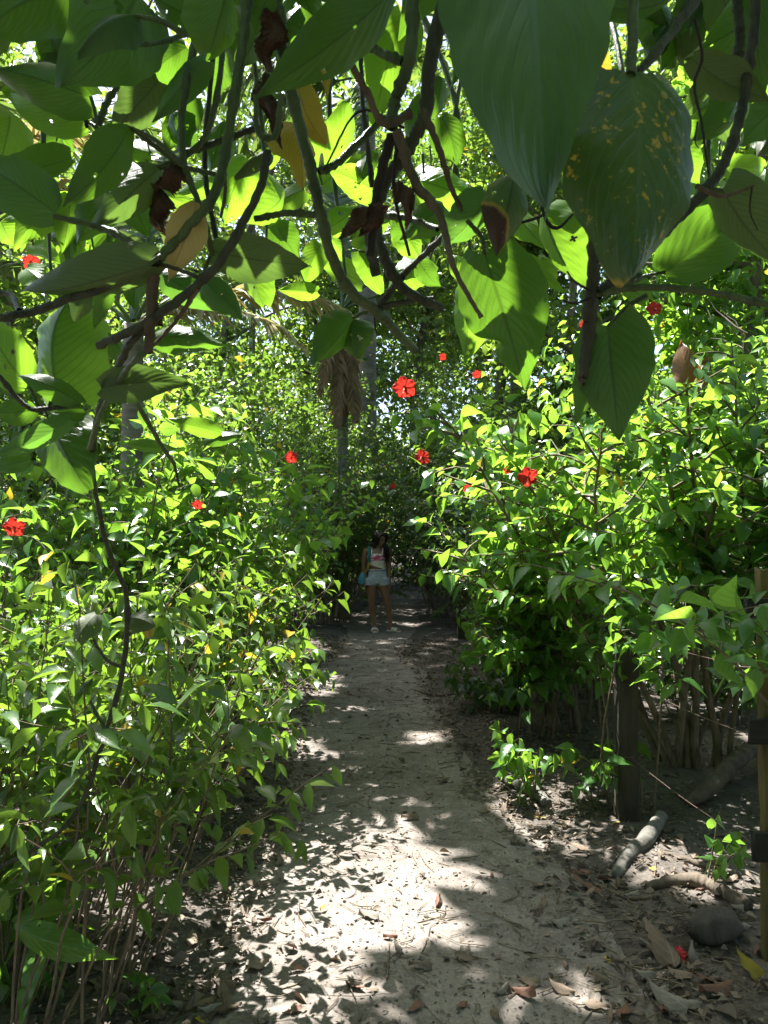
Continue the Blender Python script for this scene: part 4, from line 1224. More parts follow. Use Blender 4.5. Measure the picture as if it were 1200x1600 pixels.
LEAVES = {
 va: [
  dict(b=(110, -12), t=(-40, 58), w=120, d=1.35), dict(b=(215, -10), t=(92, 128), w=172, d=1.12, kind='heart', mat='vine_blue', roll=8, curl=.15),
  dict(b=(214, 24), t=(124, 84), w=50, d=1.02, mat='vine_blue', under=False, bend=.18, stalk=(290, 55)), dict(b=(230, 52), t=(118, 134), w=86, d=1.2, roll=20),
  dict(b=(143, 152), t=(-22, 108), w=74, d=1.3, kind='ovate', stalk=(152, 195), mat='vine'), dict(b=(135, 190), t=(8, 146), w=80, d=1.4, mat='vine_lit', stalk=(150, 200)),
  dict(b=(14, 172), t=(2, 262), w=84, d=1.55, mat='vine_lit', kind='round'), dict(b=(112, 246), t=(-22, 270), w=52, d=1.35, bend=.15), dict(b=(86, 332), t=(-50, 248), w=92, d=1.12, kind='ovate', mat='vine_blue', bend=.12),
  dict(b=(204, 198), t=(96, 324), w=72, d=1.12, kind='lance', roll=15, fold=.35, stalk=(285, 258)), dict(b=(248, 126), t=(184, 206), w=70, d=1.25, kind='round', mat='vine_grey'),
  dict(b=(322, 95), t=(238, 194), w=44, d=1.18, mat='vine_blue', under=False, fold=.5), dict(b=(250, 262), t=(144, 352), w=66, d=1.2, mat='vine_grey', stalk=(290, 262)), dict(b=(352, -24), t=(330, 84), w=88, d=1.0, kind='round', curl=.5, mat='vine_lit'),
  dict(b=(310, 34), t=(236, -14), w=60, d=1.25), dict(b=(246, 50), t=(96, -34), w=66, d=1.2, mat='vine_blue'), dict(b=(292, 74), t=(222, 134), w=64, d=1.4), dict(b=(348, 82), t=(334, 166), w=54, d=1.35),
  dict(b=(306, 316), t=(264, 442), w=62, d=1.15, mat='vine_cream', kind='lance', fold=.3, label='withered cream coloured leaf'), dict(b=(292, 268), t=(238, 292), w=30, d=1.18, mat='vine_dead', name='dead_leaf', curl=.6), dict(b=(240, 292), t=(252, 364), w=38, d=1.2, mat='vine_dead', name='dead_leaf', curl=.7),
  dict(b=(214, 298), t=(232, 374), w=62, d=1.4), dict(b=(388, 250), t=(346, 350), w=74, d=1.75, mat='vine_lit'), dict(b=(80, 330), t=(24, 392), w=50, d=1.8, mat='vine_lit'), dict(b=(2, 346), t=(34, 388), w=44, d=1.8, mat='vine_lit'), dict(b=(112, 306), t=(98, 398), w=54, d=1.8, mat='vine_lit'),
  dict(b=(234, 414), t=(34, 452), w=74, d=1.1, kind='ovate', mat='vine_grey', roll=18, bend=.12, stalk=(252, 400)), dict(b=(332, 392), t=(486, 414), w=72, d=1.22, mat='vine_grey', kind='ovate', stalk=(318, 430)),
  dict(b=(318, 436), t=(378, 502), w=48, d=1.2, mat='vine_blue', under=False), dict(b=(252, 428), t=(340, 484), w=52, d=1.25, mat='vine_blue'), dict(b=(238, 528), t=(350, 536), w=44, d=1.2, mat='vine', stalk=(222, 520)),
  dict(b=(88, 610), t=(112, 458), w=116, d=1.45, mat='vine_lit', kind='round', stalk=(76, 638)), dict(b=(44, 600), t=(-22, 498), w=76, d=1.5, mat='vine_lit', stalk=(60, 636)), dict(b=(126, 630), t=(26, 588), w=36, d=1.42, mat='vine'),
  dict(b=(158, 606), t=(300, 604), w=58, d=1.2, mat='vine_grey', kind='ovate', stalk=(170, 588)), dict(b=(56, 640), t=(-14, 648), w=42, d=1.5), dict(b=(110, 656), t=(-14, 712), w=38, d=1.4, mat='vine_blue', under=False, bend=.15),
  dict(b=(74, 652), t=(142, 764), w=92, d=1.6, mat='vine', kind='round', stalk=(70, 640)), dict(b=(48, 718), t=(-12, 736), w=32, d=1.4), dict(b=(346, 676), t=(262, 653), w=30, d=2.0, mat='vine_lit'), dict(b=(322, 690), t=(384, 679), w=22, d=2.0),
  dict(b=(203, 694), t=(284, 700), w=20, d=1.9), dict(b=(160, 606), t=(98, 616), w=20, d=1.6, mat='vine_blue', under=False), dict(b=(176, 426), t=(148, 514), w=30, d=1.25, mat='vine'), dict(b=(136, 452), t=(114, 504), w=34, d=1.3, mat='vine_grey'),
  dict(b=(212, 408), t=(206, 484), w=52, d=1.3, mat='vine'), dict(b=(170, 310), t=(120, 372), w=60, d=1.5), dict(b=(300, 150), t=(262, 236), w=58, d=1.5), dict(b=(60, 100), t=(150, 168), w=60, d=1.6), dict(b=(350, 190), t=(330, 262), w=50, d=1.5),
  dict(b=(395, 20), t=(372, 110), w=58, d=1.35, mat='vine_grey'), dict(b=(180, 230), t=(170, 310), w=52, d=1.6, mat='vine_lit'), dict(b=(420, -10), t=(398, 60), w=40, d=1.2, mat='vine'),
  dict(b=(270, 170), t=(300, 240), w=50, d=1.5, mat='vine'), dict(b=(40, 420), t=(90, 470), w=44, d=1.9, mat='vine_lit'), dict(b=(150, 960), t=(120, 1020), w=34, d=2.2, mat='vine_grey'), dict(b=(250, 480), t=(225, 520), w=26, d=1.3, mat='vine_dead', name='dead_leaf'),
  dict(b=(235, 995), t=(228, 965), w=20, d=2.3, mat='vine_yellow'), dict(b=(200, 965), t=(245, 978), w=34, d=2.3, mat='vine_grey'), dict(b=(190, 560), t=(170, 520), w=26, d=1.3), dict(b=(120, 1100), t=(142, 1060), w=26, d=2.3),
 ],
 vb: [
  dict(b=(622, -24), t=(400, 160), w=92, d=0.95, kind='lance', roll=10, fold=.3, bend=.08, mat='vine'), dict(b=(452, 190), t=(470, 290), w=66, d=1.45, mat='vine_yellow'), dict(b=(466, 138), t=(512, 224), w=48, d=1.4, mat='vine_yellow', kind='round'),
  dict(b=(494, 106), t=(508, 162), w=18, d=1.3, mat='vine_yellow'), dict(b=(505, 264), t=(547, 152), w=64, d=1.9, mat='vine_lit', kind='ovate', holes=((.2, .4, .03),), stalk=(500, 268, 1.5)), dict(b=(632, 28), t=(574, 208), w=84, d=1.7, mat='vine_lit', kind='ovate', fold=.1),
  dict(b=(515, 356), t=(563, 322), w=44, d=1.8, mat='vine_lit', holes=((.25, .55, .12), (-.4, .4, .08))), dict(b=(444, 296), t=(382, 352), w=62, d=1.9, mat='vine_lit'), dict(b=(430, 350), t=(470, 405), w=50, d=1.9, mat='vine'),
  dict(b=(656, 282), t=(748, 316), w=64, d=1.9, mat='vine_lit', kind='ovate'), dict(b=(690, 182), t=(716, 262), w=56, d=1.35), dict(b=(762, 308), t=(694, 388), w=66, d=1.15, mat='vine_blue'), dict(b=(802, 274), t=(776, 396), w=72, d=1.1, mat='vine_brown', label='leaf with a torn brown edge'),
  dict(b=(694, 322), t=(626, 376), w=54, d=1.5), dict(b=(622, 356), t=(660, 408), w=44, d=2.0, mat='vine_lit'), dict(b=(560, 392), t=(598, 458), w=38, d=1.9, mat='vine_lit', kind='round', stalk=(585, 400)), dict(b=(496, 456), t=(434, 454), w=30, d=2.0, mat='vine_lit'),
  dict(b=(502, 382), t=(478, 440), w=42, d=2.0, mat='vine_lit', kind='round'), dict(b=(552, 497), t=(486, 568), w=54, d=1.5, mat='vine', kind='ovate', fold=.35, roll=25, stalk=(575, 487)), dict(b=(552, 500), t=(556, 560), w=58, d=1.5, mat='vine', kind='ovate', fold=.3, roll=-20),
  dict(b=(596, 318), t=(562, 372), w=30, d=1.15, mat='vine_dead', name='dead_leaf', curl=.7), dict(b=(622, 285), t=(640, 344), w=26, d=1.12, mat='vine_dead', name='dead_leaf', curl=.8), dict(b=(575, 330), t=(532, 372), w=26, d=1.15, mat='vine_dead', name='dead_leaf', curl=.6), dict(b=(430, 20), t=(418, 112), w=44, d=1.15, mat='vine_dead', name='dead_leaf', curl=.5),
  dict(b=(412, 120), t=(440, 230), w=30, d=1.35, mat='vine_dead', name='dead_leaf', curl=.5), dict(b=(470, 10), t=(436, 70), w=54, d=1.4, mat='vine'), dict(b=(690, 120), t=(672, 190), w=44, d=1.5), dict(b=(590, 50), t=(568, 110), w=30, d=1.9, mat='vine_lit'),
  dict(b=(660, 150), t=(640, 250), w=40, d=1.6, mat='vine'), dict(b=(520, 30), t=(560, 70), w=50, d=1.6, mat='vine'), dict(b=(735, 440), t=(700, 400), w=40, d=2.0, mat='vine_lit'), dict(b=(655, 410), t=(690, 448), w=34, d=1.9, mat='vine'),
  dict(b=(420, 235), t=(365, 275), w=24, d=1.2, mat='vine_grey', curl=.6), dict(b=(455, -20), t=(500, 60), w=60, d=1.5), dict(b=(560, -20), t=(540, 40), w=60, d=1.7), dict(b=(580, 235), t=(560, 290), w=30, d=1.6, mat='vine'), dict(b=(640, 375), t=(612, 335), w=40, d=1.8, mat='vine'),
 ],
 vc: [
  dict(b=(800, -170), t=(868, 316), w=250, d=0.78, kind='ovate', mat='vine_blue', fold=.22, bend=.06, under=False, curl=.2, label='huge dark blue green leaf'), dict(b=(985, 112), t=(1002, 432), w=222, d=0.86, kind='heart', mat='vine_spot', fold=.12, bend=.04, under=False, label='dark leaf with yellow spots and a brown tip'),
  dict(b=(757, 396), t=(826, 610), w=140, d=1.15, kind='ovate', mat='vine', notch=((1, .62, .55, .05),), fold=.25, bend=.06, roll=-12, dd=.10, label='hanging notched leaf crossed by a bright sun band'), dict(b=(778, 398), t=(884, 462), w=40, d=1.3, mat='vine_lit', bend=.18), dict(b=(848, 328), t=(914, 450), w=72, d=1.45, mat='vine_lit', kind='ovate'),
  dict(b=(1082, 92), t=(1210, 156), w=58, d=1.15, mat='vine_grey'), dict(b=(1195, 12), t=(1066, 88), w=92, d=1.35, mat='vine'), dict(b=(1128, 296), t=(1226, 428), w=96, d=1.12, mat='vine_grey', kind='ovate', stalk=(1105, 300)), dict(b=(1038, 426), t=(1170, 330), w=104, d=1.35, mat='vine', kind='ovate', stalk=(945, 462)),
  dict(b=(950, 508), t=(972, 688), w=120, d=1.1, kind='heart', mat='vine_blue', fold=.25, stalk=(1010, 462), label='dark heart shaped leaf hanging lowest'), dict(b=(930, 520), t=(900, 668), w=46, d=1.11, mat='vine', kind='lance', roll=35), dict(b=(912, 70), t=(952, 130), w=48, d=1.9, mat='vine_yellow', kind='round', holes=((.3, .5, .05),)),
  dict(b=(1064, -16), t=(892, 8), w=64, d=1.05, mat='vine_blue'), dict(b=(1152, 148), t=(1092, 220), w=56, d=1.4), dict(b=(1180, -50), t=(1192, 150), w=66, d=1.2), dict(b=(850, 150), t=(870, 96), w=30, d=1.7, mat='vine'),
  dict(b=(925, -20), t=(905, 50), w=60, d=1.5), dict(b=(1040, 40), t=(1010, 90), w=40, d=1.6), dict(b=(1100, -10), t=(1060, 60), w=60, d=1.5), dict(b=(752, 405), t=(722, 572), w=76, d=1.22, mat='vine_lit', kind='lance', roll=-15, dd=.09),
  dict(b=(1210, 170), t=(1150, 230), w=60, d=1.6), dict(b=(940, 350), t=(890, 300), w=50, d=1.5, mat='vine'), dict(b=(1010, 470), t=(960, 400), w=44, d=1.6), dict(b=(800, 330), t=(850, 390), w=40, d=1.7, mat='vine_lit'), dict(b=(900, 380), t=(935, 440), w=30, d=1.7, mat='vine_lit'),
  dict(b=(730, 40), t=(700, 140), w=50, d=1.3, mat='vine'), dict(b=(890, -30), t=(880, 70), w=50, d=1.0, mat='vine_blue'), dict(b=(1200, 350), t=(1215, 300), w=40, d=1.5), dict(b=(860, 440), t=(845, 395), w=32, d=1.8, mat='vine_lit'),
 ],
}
STEMS = {
 va: [
  ([(392, -40, 1.18), (380, 60, 1.16), (362, 180, 1.15), (352, 240, 1.15), (334, 305, 1.14), (290, 360, 1.13), (248, 405, 1.12)], [10, 10, 9], 'stem_green'), ([(318, -40, 1.22), (304, 70, 1.2), (286, 160, 1.18), (284, 230, 1.18), (292, 270, 1.18), (312, 322, 1.18), (332, 400, 1.2)], [8, 7, 6], 'stem_green'),
  ([(352, -40, 1.25), (348, 80, 1.22), (330, 190, 1.2), (298, 238, 1.2), (246, 262, 1.2)], [6, 6, 5], 'stem_green'), ([(418, 235, 1.12), (404, 300, 1.12), (352, 396, 1.12), (314, 440, 1.12), (222, 508, 1.13), (153, 540, 1.15)], [8, 9, 8], 'stem_dark'),
  ([(206, 200, 1.12), (250, 234, 1.14), (288, 260, 1.16), (336, 272, 1.16)], [5, 5, 5], 'stem_green'), ([(84, 338, 1.12), (150, 353, 1.13), (202, 377, 1.12), (242, 414, 1.12)], [5, 7, 7], 'stem_green'), ([(-20, 500, 1.15), (52, 487, 1.15), (110, 466, 1.14), (162, 449, 1.13), (238, 410, 1.12)], [8, 8, 9], 'stem_dark'),
  ([(-15, 572, 1.4), (40, 634, 1.42), (76, 638, 1.42), (120, 632, 1.42)], [5, 5, 4], 'stem_dark'), ([(242, 396, 1.13), (237, 470, 1.13), (232, 552, 1.13)], [11, 12, 9], 'stem_brown'),
  ([(236, 498, 1.14), (198, 545, 1.16), (178, 590, 1.25), (158, 632, 1.4), (148, 676, 1.5), (146, 742, 1.65), (166, 850, 1.85), (198, 936, 2.0), (192, 1044, 2.1), (166, 1140, 2.15), (112, 1280, 2.15), (-12, 1365, 2.1)], [8, 7, 5, 4.5, 5.5, 5, 4], 'stem_dark'),
  ([(192, 1044, 2.1), (166, 1030, 2.1), (146, 1000, 2.12)], [3.5, 3], 'stem_dark'), ([(166, 1140, 2.15), (148, 1110, 2.15), (142, 1096, 2.15)], [4, 3], 'stem_green'), ([(210, 622, 1.5), (250, 692, 1.7), (272, 724, 1.8)], [5, 4], 'stem_green'), ([(205, 40, 1.35), (186, 122, 1.32), (166, 162, 1.3), (154, 196, 1.3)], [7, 7], 'stem_green'), ([(130, 165, 1.35), (136, 198, 1.35)], [5, 4], 'stem_dark'),
  ([(215, 70, 1.05), (250, 66, 1.1), (290, 54, 1.15)], [4, 5], 'stem_green'), ([(290, 238, 1.25), (340, 222, 1.28), (402, 200, 1.3)], [7, 6], 'stem_dark'), ([(440, 148, 1.1), (432, 208, 1.1), (412, 214, 1.1), (401, 195, 1.1), (400, 150, 1.1)], [6, 6, 5], 'stem_green'),
  ([(345, -30, 1.4), (330, 120, 1.32), (320, 260, 1.3), (345, 410, 1.25)], [5, 5], 'stem_dark'), ([(240, 410, 1.12), (290, 425, 1.12), (322, 440, 1.12)], [4, 4], 'stem_dark'), ([(-10, 455, 1.3), (18, 462, 1.28), (30, 485, 1.2)], [5, 5], 'stem_dark'), ([(232, 545, 1.13), (200, 575, 1.15), (160, 640, 1.3), (140, 700, 1.45)], [6, 5], 'stem_green'),
  ([(272, 724, 1.8), (280, 760, 1.85)], [3, 2], 'stem_dark'), ([(310, 450, 1.12), (276, 500, 1.15), (240, 540, 1.2)], [5, 3], 'stem_brown'), ([(350, 255, 1.2), (352, 300, 1.2), (345, 340, 1.2)], [4, 3], 'stem_brown'),
 ],
 vb: [
  ([(428, -40, 1.25), (442, 80, 1.2), (462, 175, 1.2), (482, 250, 1.2), (500, 330, 1.22), (518, 400, 1.25), (548, 456, 1.3), (590, 488, 1.35), (648, 548, 1.45)], [12, 12, 11, 11, 11, 8], 'stem_green'), ([(588, 486, 1.35), (612, 452, 1.35), (640, 420, 1.3), (694, 368, 1.2)], [7, 6], 'stem_dark'),
  ([(584, 330, 1.3), (598, 395, 1.3), (630, 450, 1.32), (690, 482, 1.35)], [10, 11, 8], 'stem_dark'), ([(700, -20, 1.15), (672, 100, 1.15), (664, 180, 1.16), (636, 232, 1.18), (600, 290, 1.2), (578, 360, 1.22), (588, 430, 1.25)], [15, 14, 13, 11, 10], 'stem_dark'),
  ([(646, -20, 1.1), (640, 90, 1.1), (616, 160, 1.12), (612, 200, 1.12)], [13, 12, 11], 'stem_green'), ([(512, -12, 1.05), (540, 80, 1.06), (572, 142, 1.08), (600, 192, 1.1), (640, 178, 1.12)], [6, 7, 9], 'stem_brown'), ([(620, 205, 1.1), (648, 282, 1.1), (688, 338, 1.08), (710, 420, 1.06), (752, 496, 1.06)], [10, 10, 6, 4], 'stem_brown'),
  ([(662, 172, 1.12), (686, 232, 1.12), (704, 290, 1.14), (722, 330, 1.16)], [7, 6, 4], 'stem_brown'), ([(563, 48, 1.5), (566, 150, 1.5), (574, 228, 1.5), (582, 292, 1.5)], [3.5, 5, 6], 'stem_dark'), ([(520, -30, 1.25), (545, 52, 1.22), (590, 80, 1.18), (630, 97, 1.15)], [8, 9], 'stem_green'),
  ([(498, 268, 1.22), (530, 252, 1.24), (594, 190, 1.25)], [8, 7], 'stem_green'), ([(398, 342, 1.25), (450, 333, 1.24), (500, 336, 1.22)], [6, 7], 'stem_green'), ([(598, 336, 1.25), (640, 342, 1.22), (684, 358, 1.18)], [7, 6], 'stem_green'), ([(596, 480, 1.35), (640, 470, 1.36), (678, 466, 1.36)], [6, 5], 'stem_dark'),
  ([(612, 210, 1.15), (592, 290, 1.16), (578, 400, 1.18)], [11, 10, 8], 'root_black'), ([(460, 100, 1.25), (440, 105, 1.2), (455, 130, 1.2)], [9, 8], 'stem_brown'), ([(620, 220, 1.1), (616, 300, 1.12), (640, 400, 1.15)], [4, 3], 'root_black'), ([(632, 200, 1.2), (560, 175, 1.2), (505, 268, 1.22)], [3, 2], 'root_black'),
  ([(585, 488, 1.35), (586, 508, 1.35), (588, 520, 1.35)], [2, 1.5], 'root_black'),
 ],
 vc: [
  ([(934, 345, 1.05), (926, 440, 1.05), (920, 520, 1.06), (910, 590, 1.07)], [13, 13, 14, 9], 'stem_dark'), ([(930, 460, 1.05), (1000, 449, 1.06), (1100, 455, 1.08), (1220, 480, 1.1)], [7, 7, 7], 'stem_green'),
  ([(932, 460, 1.05), (985, 420, 1.08), (1040, 360, 1.1), (1100, 300, 1.12), (1136, 245, 1.13), (1160, 165, 1.14), (1176, 60, 1.15), (1182, -20, 1.15)], [12, 11, 10, 10], 'stem_dark'), ([(985, 120, 0.88), (1010, 100, 0.9), (1048, 52, 0.95), (1100, -20, 1.0)], [6, 9, 11], 'stem_dark'),
  ([(985, 118, 0.86), (988, 60, 0.88), (990, -20, 0.9)], [10, 10], 'stem_green'), ([(1086, 30, 1.0), (1097, 90, 1.0), (1085, 132, 1.0), (1096, 190, 1.0), (1107, 272, 1.0)], [3, 3, 2], 'root_black'), ([(1150, -10, 1.2), (1156, 60, 1.2), (1143, 125, 1.2)], [9, 9], 'stem_dark'),
  ([(1088, 290, 1.1), (1120, 305, 1.1), (1142, 304, 1.1), (1178, 290, 1.1)], [5, 4, 2], 'stem_brown'), ([(845, 312, 1.2), (854, 345, 1.2), (872, 356, 1.2), (896, 334, 1.2)], [3, 4, 2], 'root_black'), ([(800, 352, 1.25), (840, 340, 1.22), (856, 330, 1.2)], [3, 3], 'root_black'),
  ([(924, 455, 1.04), (898, 440, 1.03), (886, 424, 1.02)], [3, 2], 'root_black'), ([(924, 465, 1.04), (900, 474, 1.03), (880, 470, 1.02)], [3, 2], 'root_black'), ([(1090, 190, 1.0), (1086, 220, 1.0), (1092, 232, 1.0)], [2, 1], 'root_black'), ([(1175, 290, 1.1), (1172, 330, 1.1), (1184, 360, 1.1)], [2, 1], 'root_black'),
  ([(985, 130, 0.88), (905, 130, 1.0), (880, 180, 1.1)], [4, 3], 'stem_brown'), ([(757, 396, 1.15), (752, 370, 1.15), (730, 345, 1.16)], [4, 5], 'stem_green'), ([(1000, 432, 1.1), (945, 450, 1.06)], [9, 11], 'stem_green'), ([(912, 575, 1.07), (906, 590, 1.06), (912, 600, 1.05)], [5, 4], 'stem_brown'),
 ],
}
for v, lst in LEAVES.items():
    for i, kw in enumerate(lst):
        big_leaf(v, seed=i + 1, **kw)
for v, lst in STEMS.items():
    for i, (pts, rp, mt) in enumerate(lst):
        if mt == 'root_black':
            vine_stem(v, pts, rp, mt, name='aerial_root', knots=False, seed=i, sides=6)
        else:
            vine_stem(v, pts, rp, mt, seed=i)

# more leaves of the same vines: a dark upper mass and bright leaves behind it
rv = np.random.default_rng(77)


def filler(v, n, box, dr, wr, mats, seed):
    r = np.random.default_rng(seed)
    for i in range(n):
        x, y = r.uniform(box[0], box[2]), r.uniform(box[1], box[3])
        d = r.uniform(*dr)
        ang = r.normal(math.pi / 2, 0.9)
        ln = r.uniform(*wr) / d
        t = (x + math.cos(ang) * ln, y + math.sin(ang) * ln)
        if v is not vd and not sun_free([P(x, y, d), P((x + t[0]) / 2, (y + t[1]) / 2, d), P(*t, d)], .05).all():
            continue
        big_leaf(v, (x, y), t, ln * r.uniform(0.5, 0.72), d, mat=mats[r.integers(len(mats))], kind=['ovate', 'heart', 'round'][r.integers(3)], roll=r.uniform(-35, 35), bend=r.uniform(.06, .25), dd=r.uniform(-.08, .08),
                 fold=r.uniform(.1, .6), under=r.random() < 0.75, seed=seed + i, stalk=(x + r.normal(0, 12), y - ln * r.uniform(.3, .6)))


filler(va, 16, (-40, -40, 420, 60), (1.5, 1.9), (120, 190), ['vine', 'vine', 'vine_blue', 'vine_grey'], 500)
filler(vb, 22, (400, -50, 720, 60), (1.5, 2.0), (110, 170), ['vine', 'vine', 'vine_blue'], 540)
filler(vc, 26, (700, -50, 1240, 50), (1.3, 1.9), (120, 190), ['vine', 'vine', 'vine_blue', 'vine_grey'], 580)
filler(vc, 8, (1080, 80, 1230, 320), (1.5, 2.0), (100, 150), ['vine', 'vine_lit', 'vine_grey'], 620)
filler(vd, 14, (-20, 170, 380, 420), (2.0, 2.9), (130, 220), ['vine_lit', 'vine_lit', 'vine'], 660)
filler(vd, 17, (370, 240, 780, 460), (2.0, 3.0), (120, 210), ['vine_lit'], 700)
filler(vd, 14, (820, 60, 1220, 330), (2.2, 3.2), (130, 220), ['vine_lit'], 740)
for i, (a, b) in enumerate([((380, -30, 2.4), (420, 460, 2.4)), ((520, -30, 2.5), (540, 430, 2.5)), ((640, -30, 2.6), (660, 430, 2.5)), ((760, -30, 2.6), (740, 420, 2.5)), ((180, -30, 2.5), (160, 420, 2.4)), ((60, -30, 2.5), (80, 430, 2.4)), ((1120, -30, 2.7), (1110, 330, 2.6)), ((940, -30, 2.7), (960, 330, 2.6))]):
    m = ((a[0] + b[0]) / 2 + rv.normal(0, 25), (a[1] + b[1]) / 2, 2.5)
    vine_stem(vd, [a, m, b], [6, 5, 3], 'stem_green', seed=900 + i)

big_leaf(wavy, (22, 1446), (188, 1500), 46, 2.35, mat='hib_lit', kind='lance', fold=.3, bend=.14, roll=-15, dd=-.05, under=False, curl=0, stalk=(8, 1500, 2.4), seed=3)
big_leaf(wavy, (18, 1440), (142, 1408), 34, 2.4, mat='hib_lit', kind='lance', fold=.3, bend=.12, roll=10, dd=.05, under=False, curl=0, stalk=(8, 1500, 2.4), seed=4)
big_leaf(wavy, (14, 1438), (-30, 1360), 40, 2.4, mat='hib', kind='lance', fold=.3, bend=.12, roll=10, dd=.05, under=False, curl=0, stalk=(8, 1500, 2.4), seed=5)

big_leaf(R4, (1080, 612), (1066, 532), 44, 5.0, mat='croton', kind='lance', under=False, dd=.1, roll=10, seed=8, label='dark red leaf with yellow veins')
big_leaf(R4, (1082, 614), (1108, 560), 34, 5.0, mat='croton', kind='lance', under=False, dd=.1, roll=10, seed=9)
filler(vc, 12, (1240, -40, 1560, 330), (1.2, 1.8), (130, 200), ['vine', 'vine_blue', 'vine_grey'], 780)
vine_stem(vc, [(1220, 480, 1.1), (1330, 420, 1.12), (1420, 200, 1.15), (1450, -40, 1.2)], [7, 8, 9], 'stem_dark', seed=31)
# ------------------------------------------------------------------ the walker
FOOT = G(598, 988)
PXM = FPX / (FOOT[1] * FWD[1])          # photo pixels per metre at her distance
pz = gz(FOOT[0], FOOT[1]) + 0.016
walker = root('person', (FOOT[0], FOOT[1], pz), 'person with long dark hair standing on the path in denim shorts, looking down', 'person')
PO = np.array([FOOT[0], FOOT[1], pz])


def lx(px):
    return (px - 598) / PXM


def q3(px, y, z):
    return PO + np.array([lx(px), y, z])


def loft(g, rings, sides=16, closed=True):
    """rings: (centre(3), rx, ry, tangent or None); ellipses joined into a capped tube"""
    C = np.array([r[0] for r in rings])
    T = np.gradient(C, axis=0)
    an = np.linspace(0, 2 * math.pi, sides, endpoint=False)
    V = []
    for (c, rx, ry), t in zip(rings, T):
        t = unit(t)
        a = unit(np.array([1.0, 0, 0]) - t * t[0]) if abs(t[0]) < 0.9 else unit(np.array([0, 1.0, 0]) - t * t[1])
        b = np.cross(t, a)
        V.append(np.array(c) + rx * np.cos(an)[:, None] * a + ry * np.sin(an)[:, None] * b)
    n = len(rings)
    V = np.vstack(V)
    i = np.arange(n - 1)[:, None] * sides
    j = np.arange(sides)[None]
    j2 = (j + 1) % sides
    F = np.stack([i + j, i + j2, i + sides + j2, i + sides + j], -1).reshape(-1, 4)
    if closed:
        e0, e1 = len(V), len(V) + 1
        V = np.vstack([V, [C[0]], [C[-1]]])
        a = np.arange(0, sides, 2)
        o = (n - 1) * sides
        F = np.vstack([F, np.stack([np.full(len(a), e0), (a + 2) % sides, a + 1, a], 1), np.stack([np.full(len(a), e1), o + a, o + a + 1, o + (a + 2) % sides], 1)])
    g.add(V, F)


def ball(g, c, rx, ry, rz, rot=None, n=10):
    t = np.linspace(0.04, math.pi - 0.04, n)
    an = np.linspace(0, 2 * math.pi, 14, endpoint=False)
    V = []
    for a in t:
        V.append(np.stack([rx * math.sin(a) * np.cos(an), ry * math.sin(a) * np.sin(an), np.full(14, rz * math.cos(a))], 1))
    V = np.vstack(V)
    i = np.arange(n - 1)[:, None] * 14
    j = np.arange(14)[None]
    j2 = (j + 1) % 14
    F = np.stack([i + j, i + 14 + j, i + 14 + j2, i + j2], -1).reshape(-1, 4)
    e0, e1 = len(V), len(V) + 1
    V = np.vstack([V, [[0, 0, rz]], [[0, 0, -rz]]])
    a = np.arange(0, 14, 2)
    o = (n - 1) * 14
    F = np.vstack([F, np.stack([np.full(7, e0), a, a + 1, (a + 2) % 14], 1), np.stack([np.full(7, e1), o + (a + 2) % 14, o + a + 1, o + a], 1)])
    if rot is not None:
        V = V @ np.array(rot).T
    g.add(V + np.array(c), F)


def fused(g, name, mat, parent, voxel=0.008, smooth=6):
    """one continuous surface out of overlapping lofts"""
    me = g.mesh(name + '_lofts')
    o = bpy.data.objects.new(name + '_tmp', me)
    COL.objects.link(o)
    m = o.modifiers.new('r', 'REMESH')
    m.mode = 'VOXEL'
    m.voxel_size = voxel
    m.use_smooth_shade = True
    s = o.modifiers.new('s', 'SMOOTH')
    s.iterations = smooth
    s.factor = 0.5
    dg = bpy.context.evaluated_depsgraph_get()
    res = bpy.data.meshes.new_from_object(o.evaluated_get(dg))
    res.name = name
    bpy.data.objects.remove(o)
    bpy.data.meshes.remove(me)
    org = Vector(world_loc(parent)) if parent else Vector((0, 0, 0))
    res.transform(Matrix.Translation(-org))
    for p in res.polygons:
        p.use_smooth = True
    return link(name, res, mat, parent)


M['skin'] = plain_mat('skin', (0.23, 0.118, 0.070), (0.26, 0.14, 0.085), 12, 0.5, spec=0.4)
M['hair'] = bark_mat('dark_hair', (0.006, 0.005, 0.004), (0.020, 0.014, 0.010), 60, 0.3, stretch=(1, 1, 0.1), rough=0.45)
M['denim'] = plain_mat('pale_denim', (0.34, 0.37, 0.46), (0.52, 0.54, 0.62), 30, 0.9, 0.3, 0.1)
M['cream'] = plain_mat('cream_rubber', (0.66, 0.56, 0.46), (0.70, 0.60, 0.50), 20, 0.6)
M['teal'] = plain_mat('teal_cloth', (0.012, 0.13, 0.15), (0.02, 0.18, 0.19), 30, 0.85, 0.2)
M['bagblue'] = plain_mat('blue_cloth', (0.06, 0.22, 0.32), (0.10, 0.30, 0.40), 30, 0.85, 0.3)
M['mustard'] = plain_mat('mustard_cloth', (0.36, 0.30, 0.06), (0.42, 0.36, 0.08), 30, 0.85, 0.2)
M['eye'] = plain_mat('eye', (0.02, 0.012, 0.01), rough=0.2)
M['lip'] = plain_mat('lip', (0.22, 0.06, 0.05), rough=0.45)
mt_, nt_ = new_mat('tie_dye_cotton')
h_ = N(nt_)
tc_ = h_.node('ShaderNodeTexCoord').outputs['Object']
mp_ = h_.node('ShaderNodeMapping')
mp_.inputs['Scale'].default_value = (0.7, 0.7, 2.4)
nt_.links.new(tc_, mp_.inputs[0])
n_ = h_.noise(mp_.outputs[0], 13, 4)
sz_ = h_.node('ShaderNodeSeparateXYZ')
nt_.links.new(tc_, sz_.inputs[0])
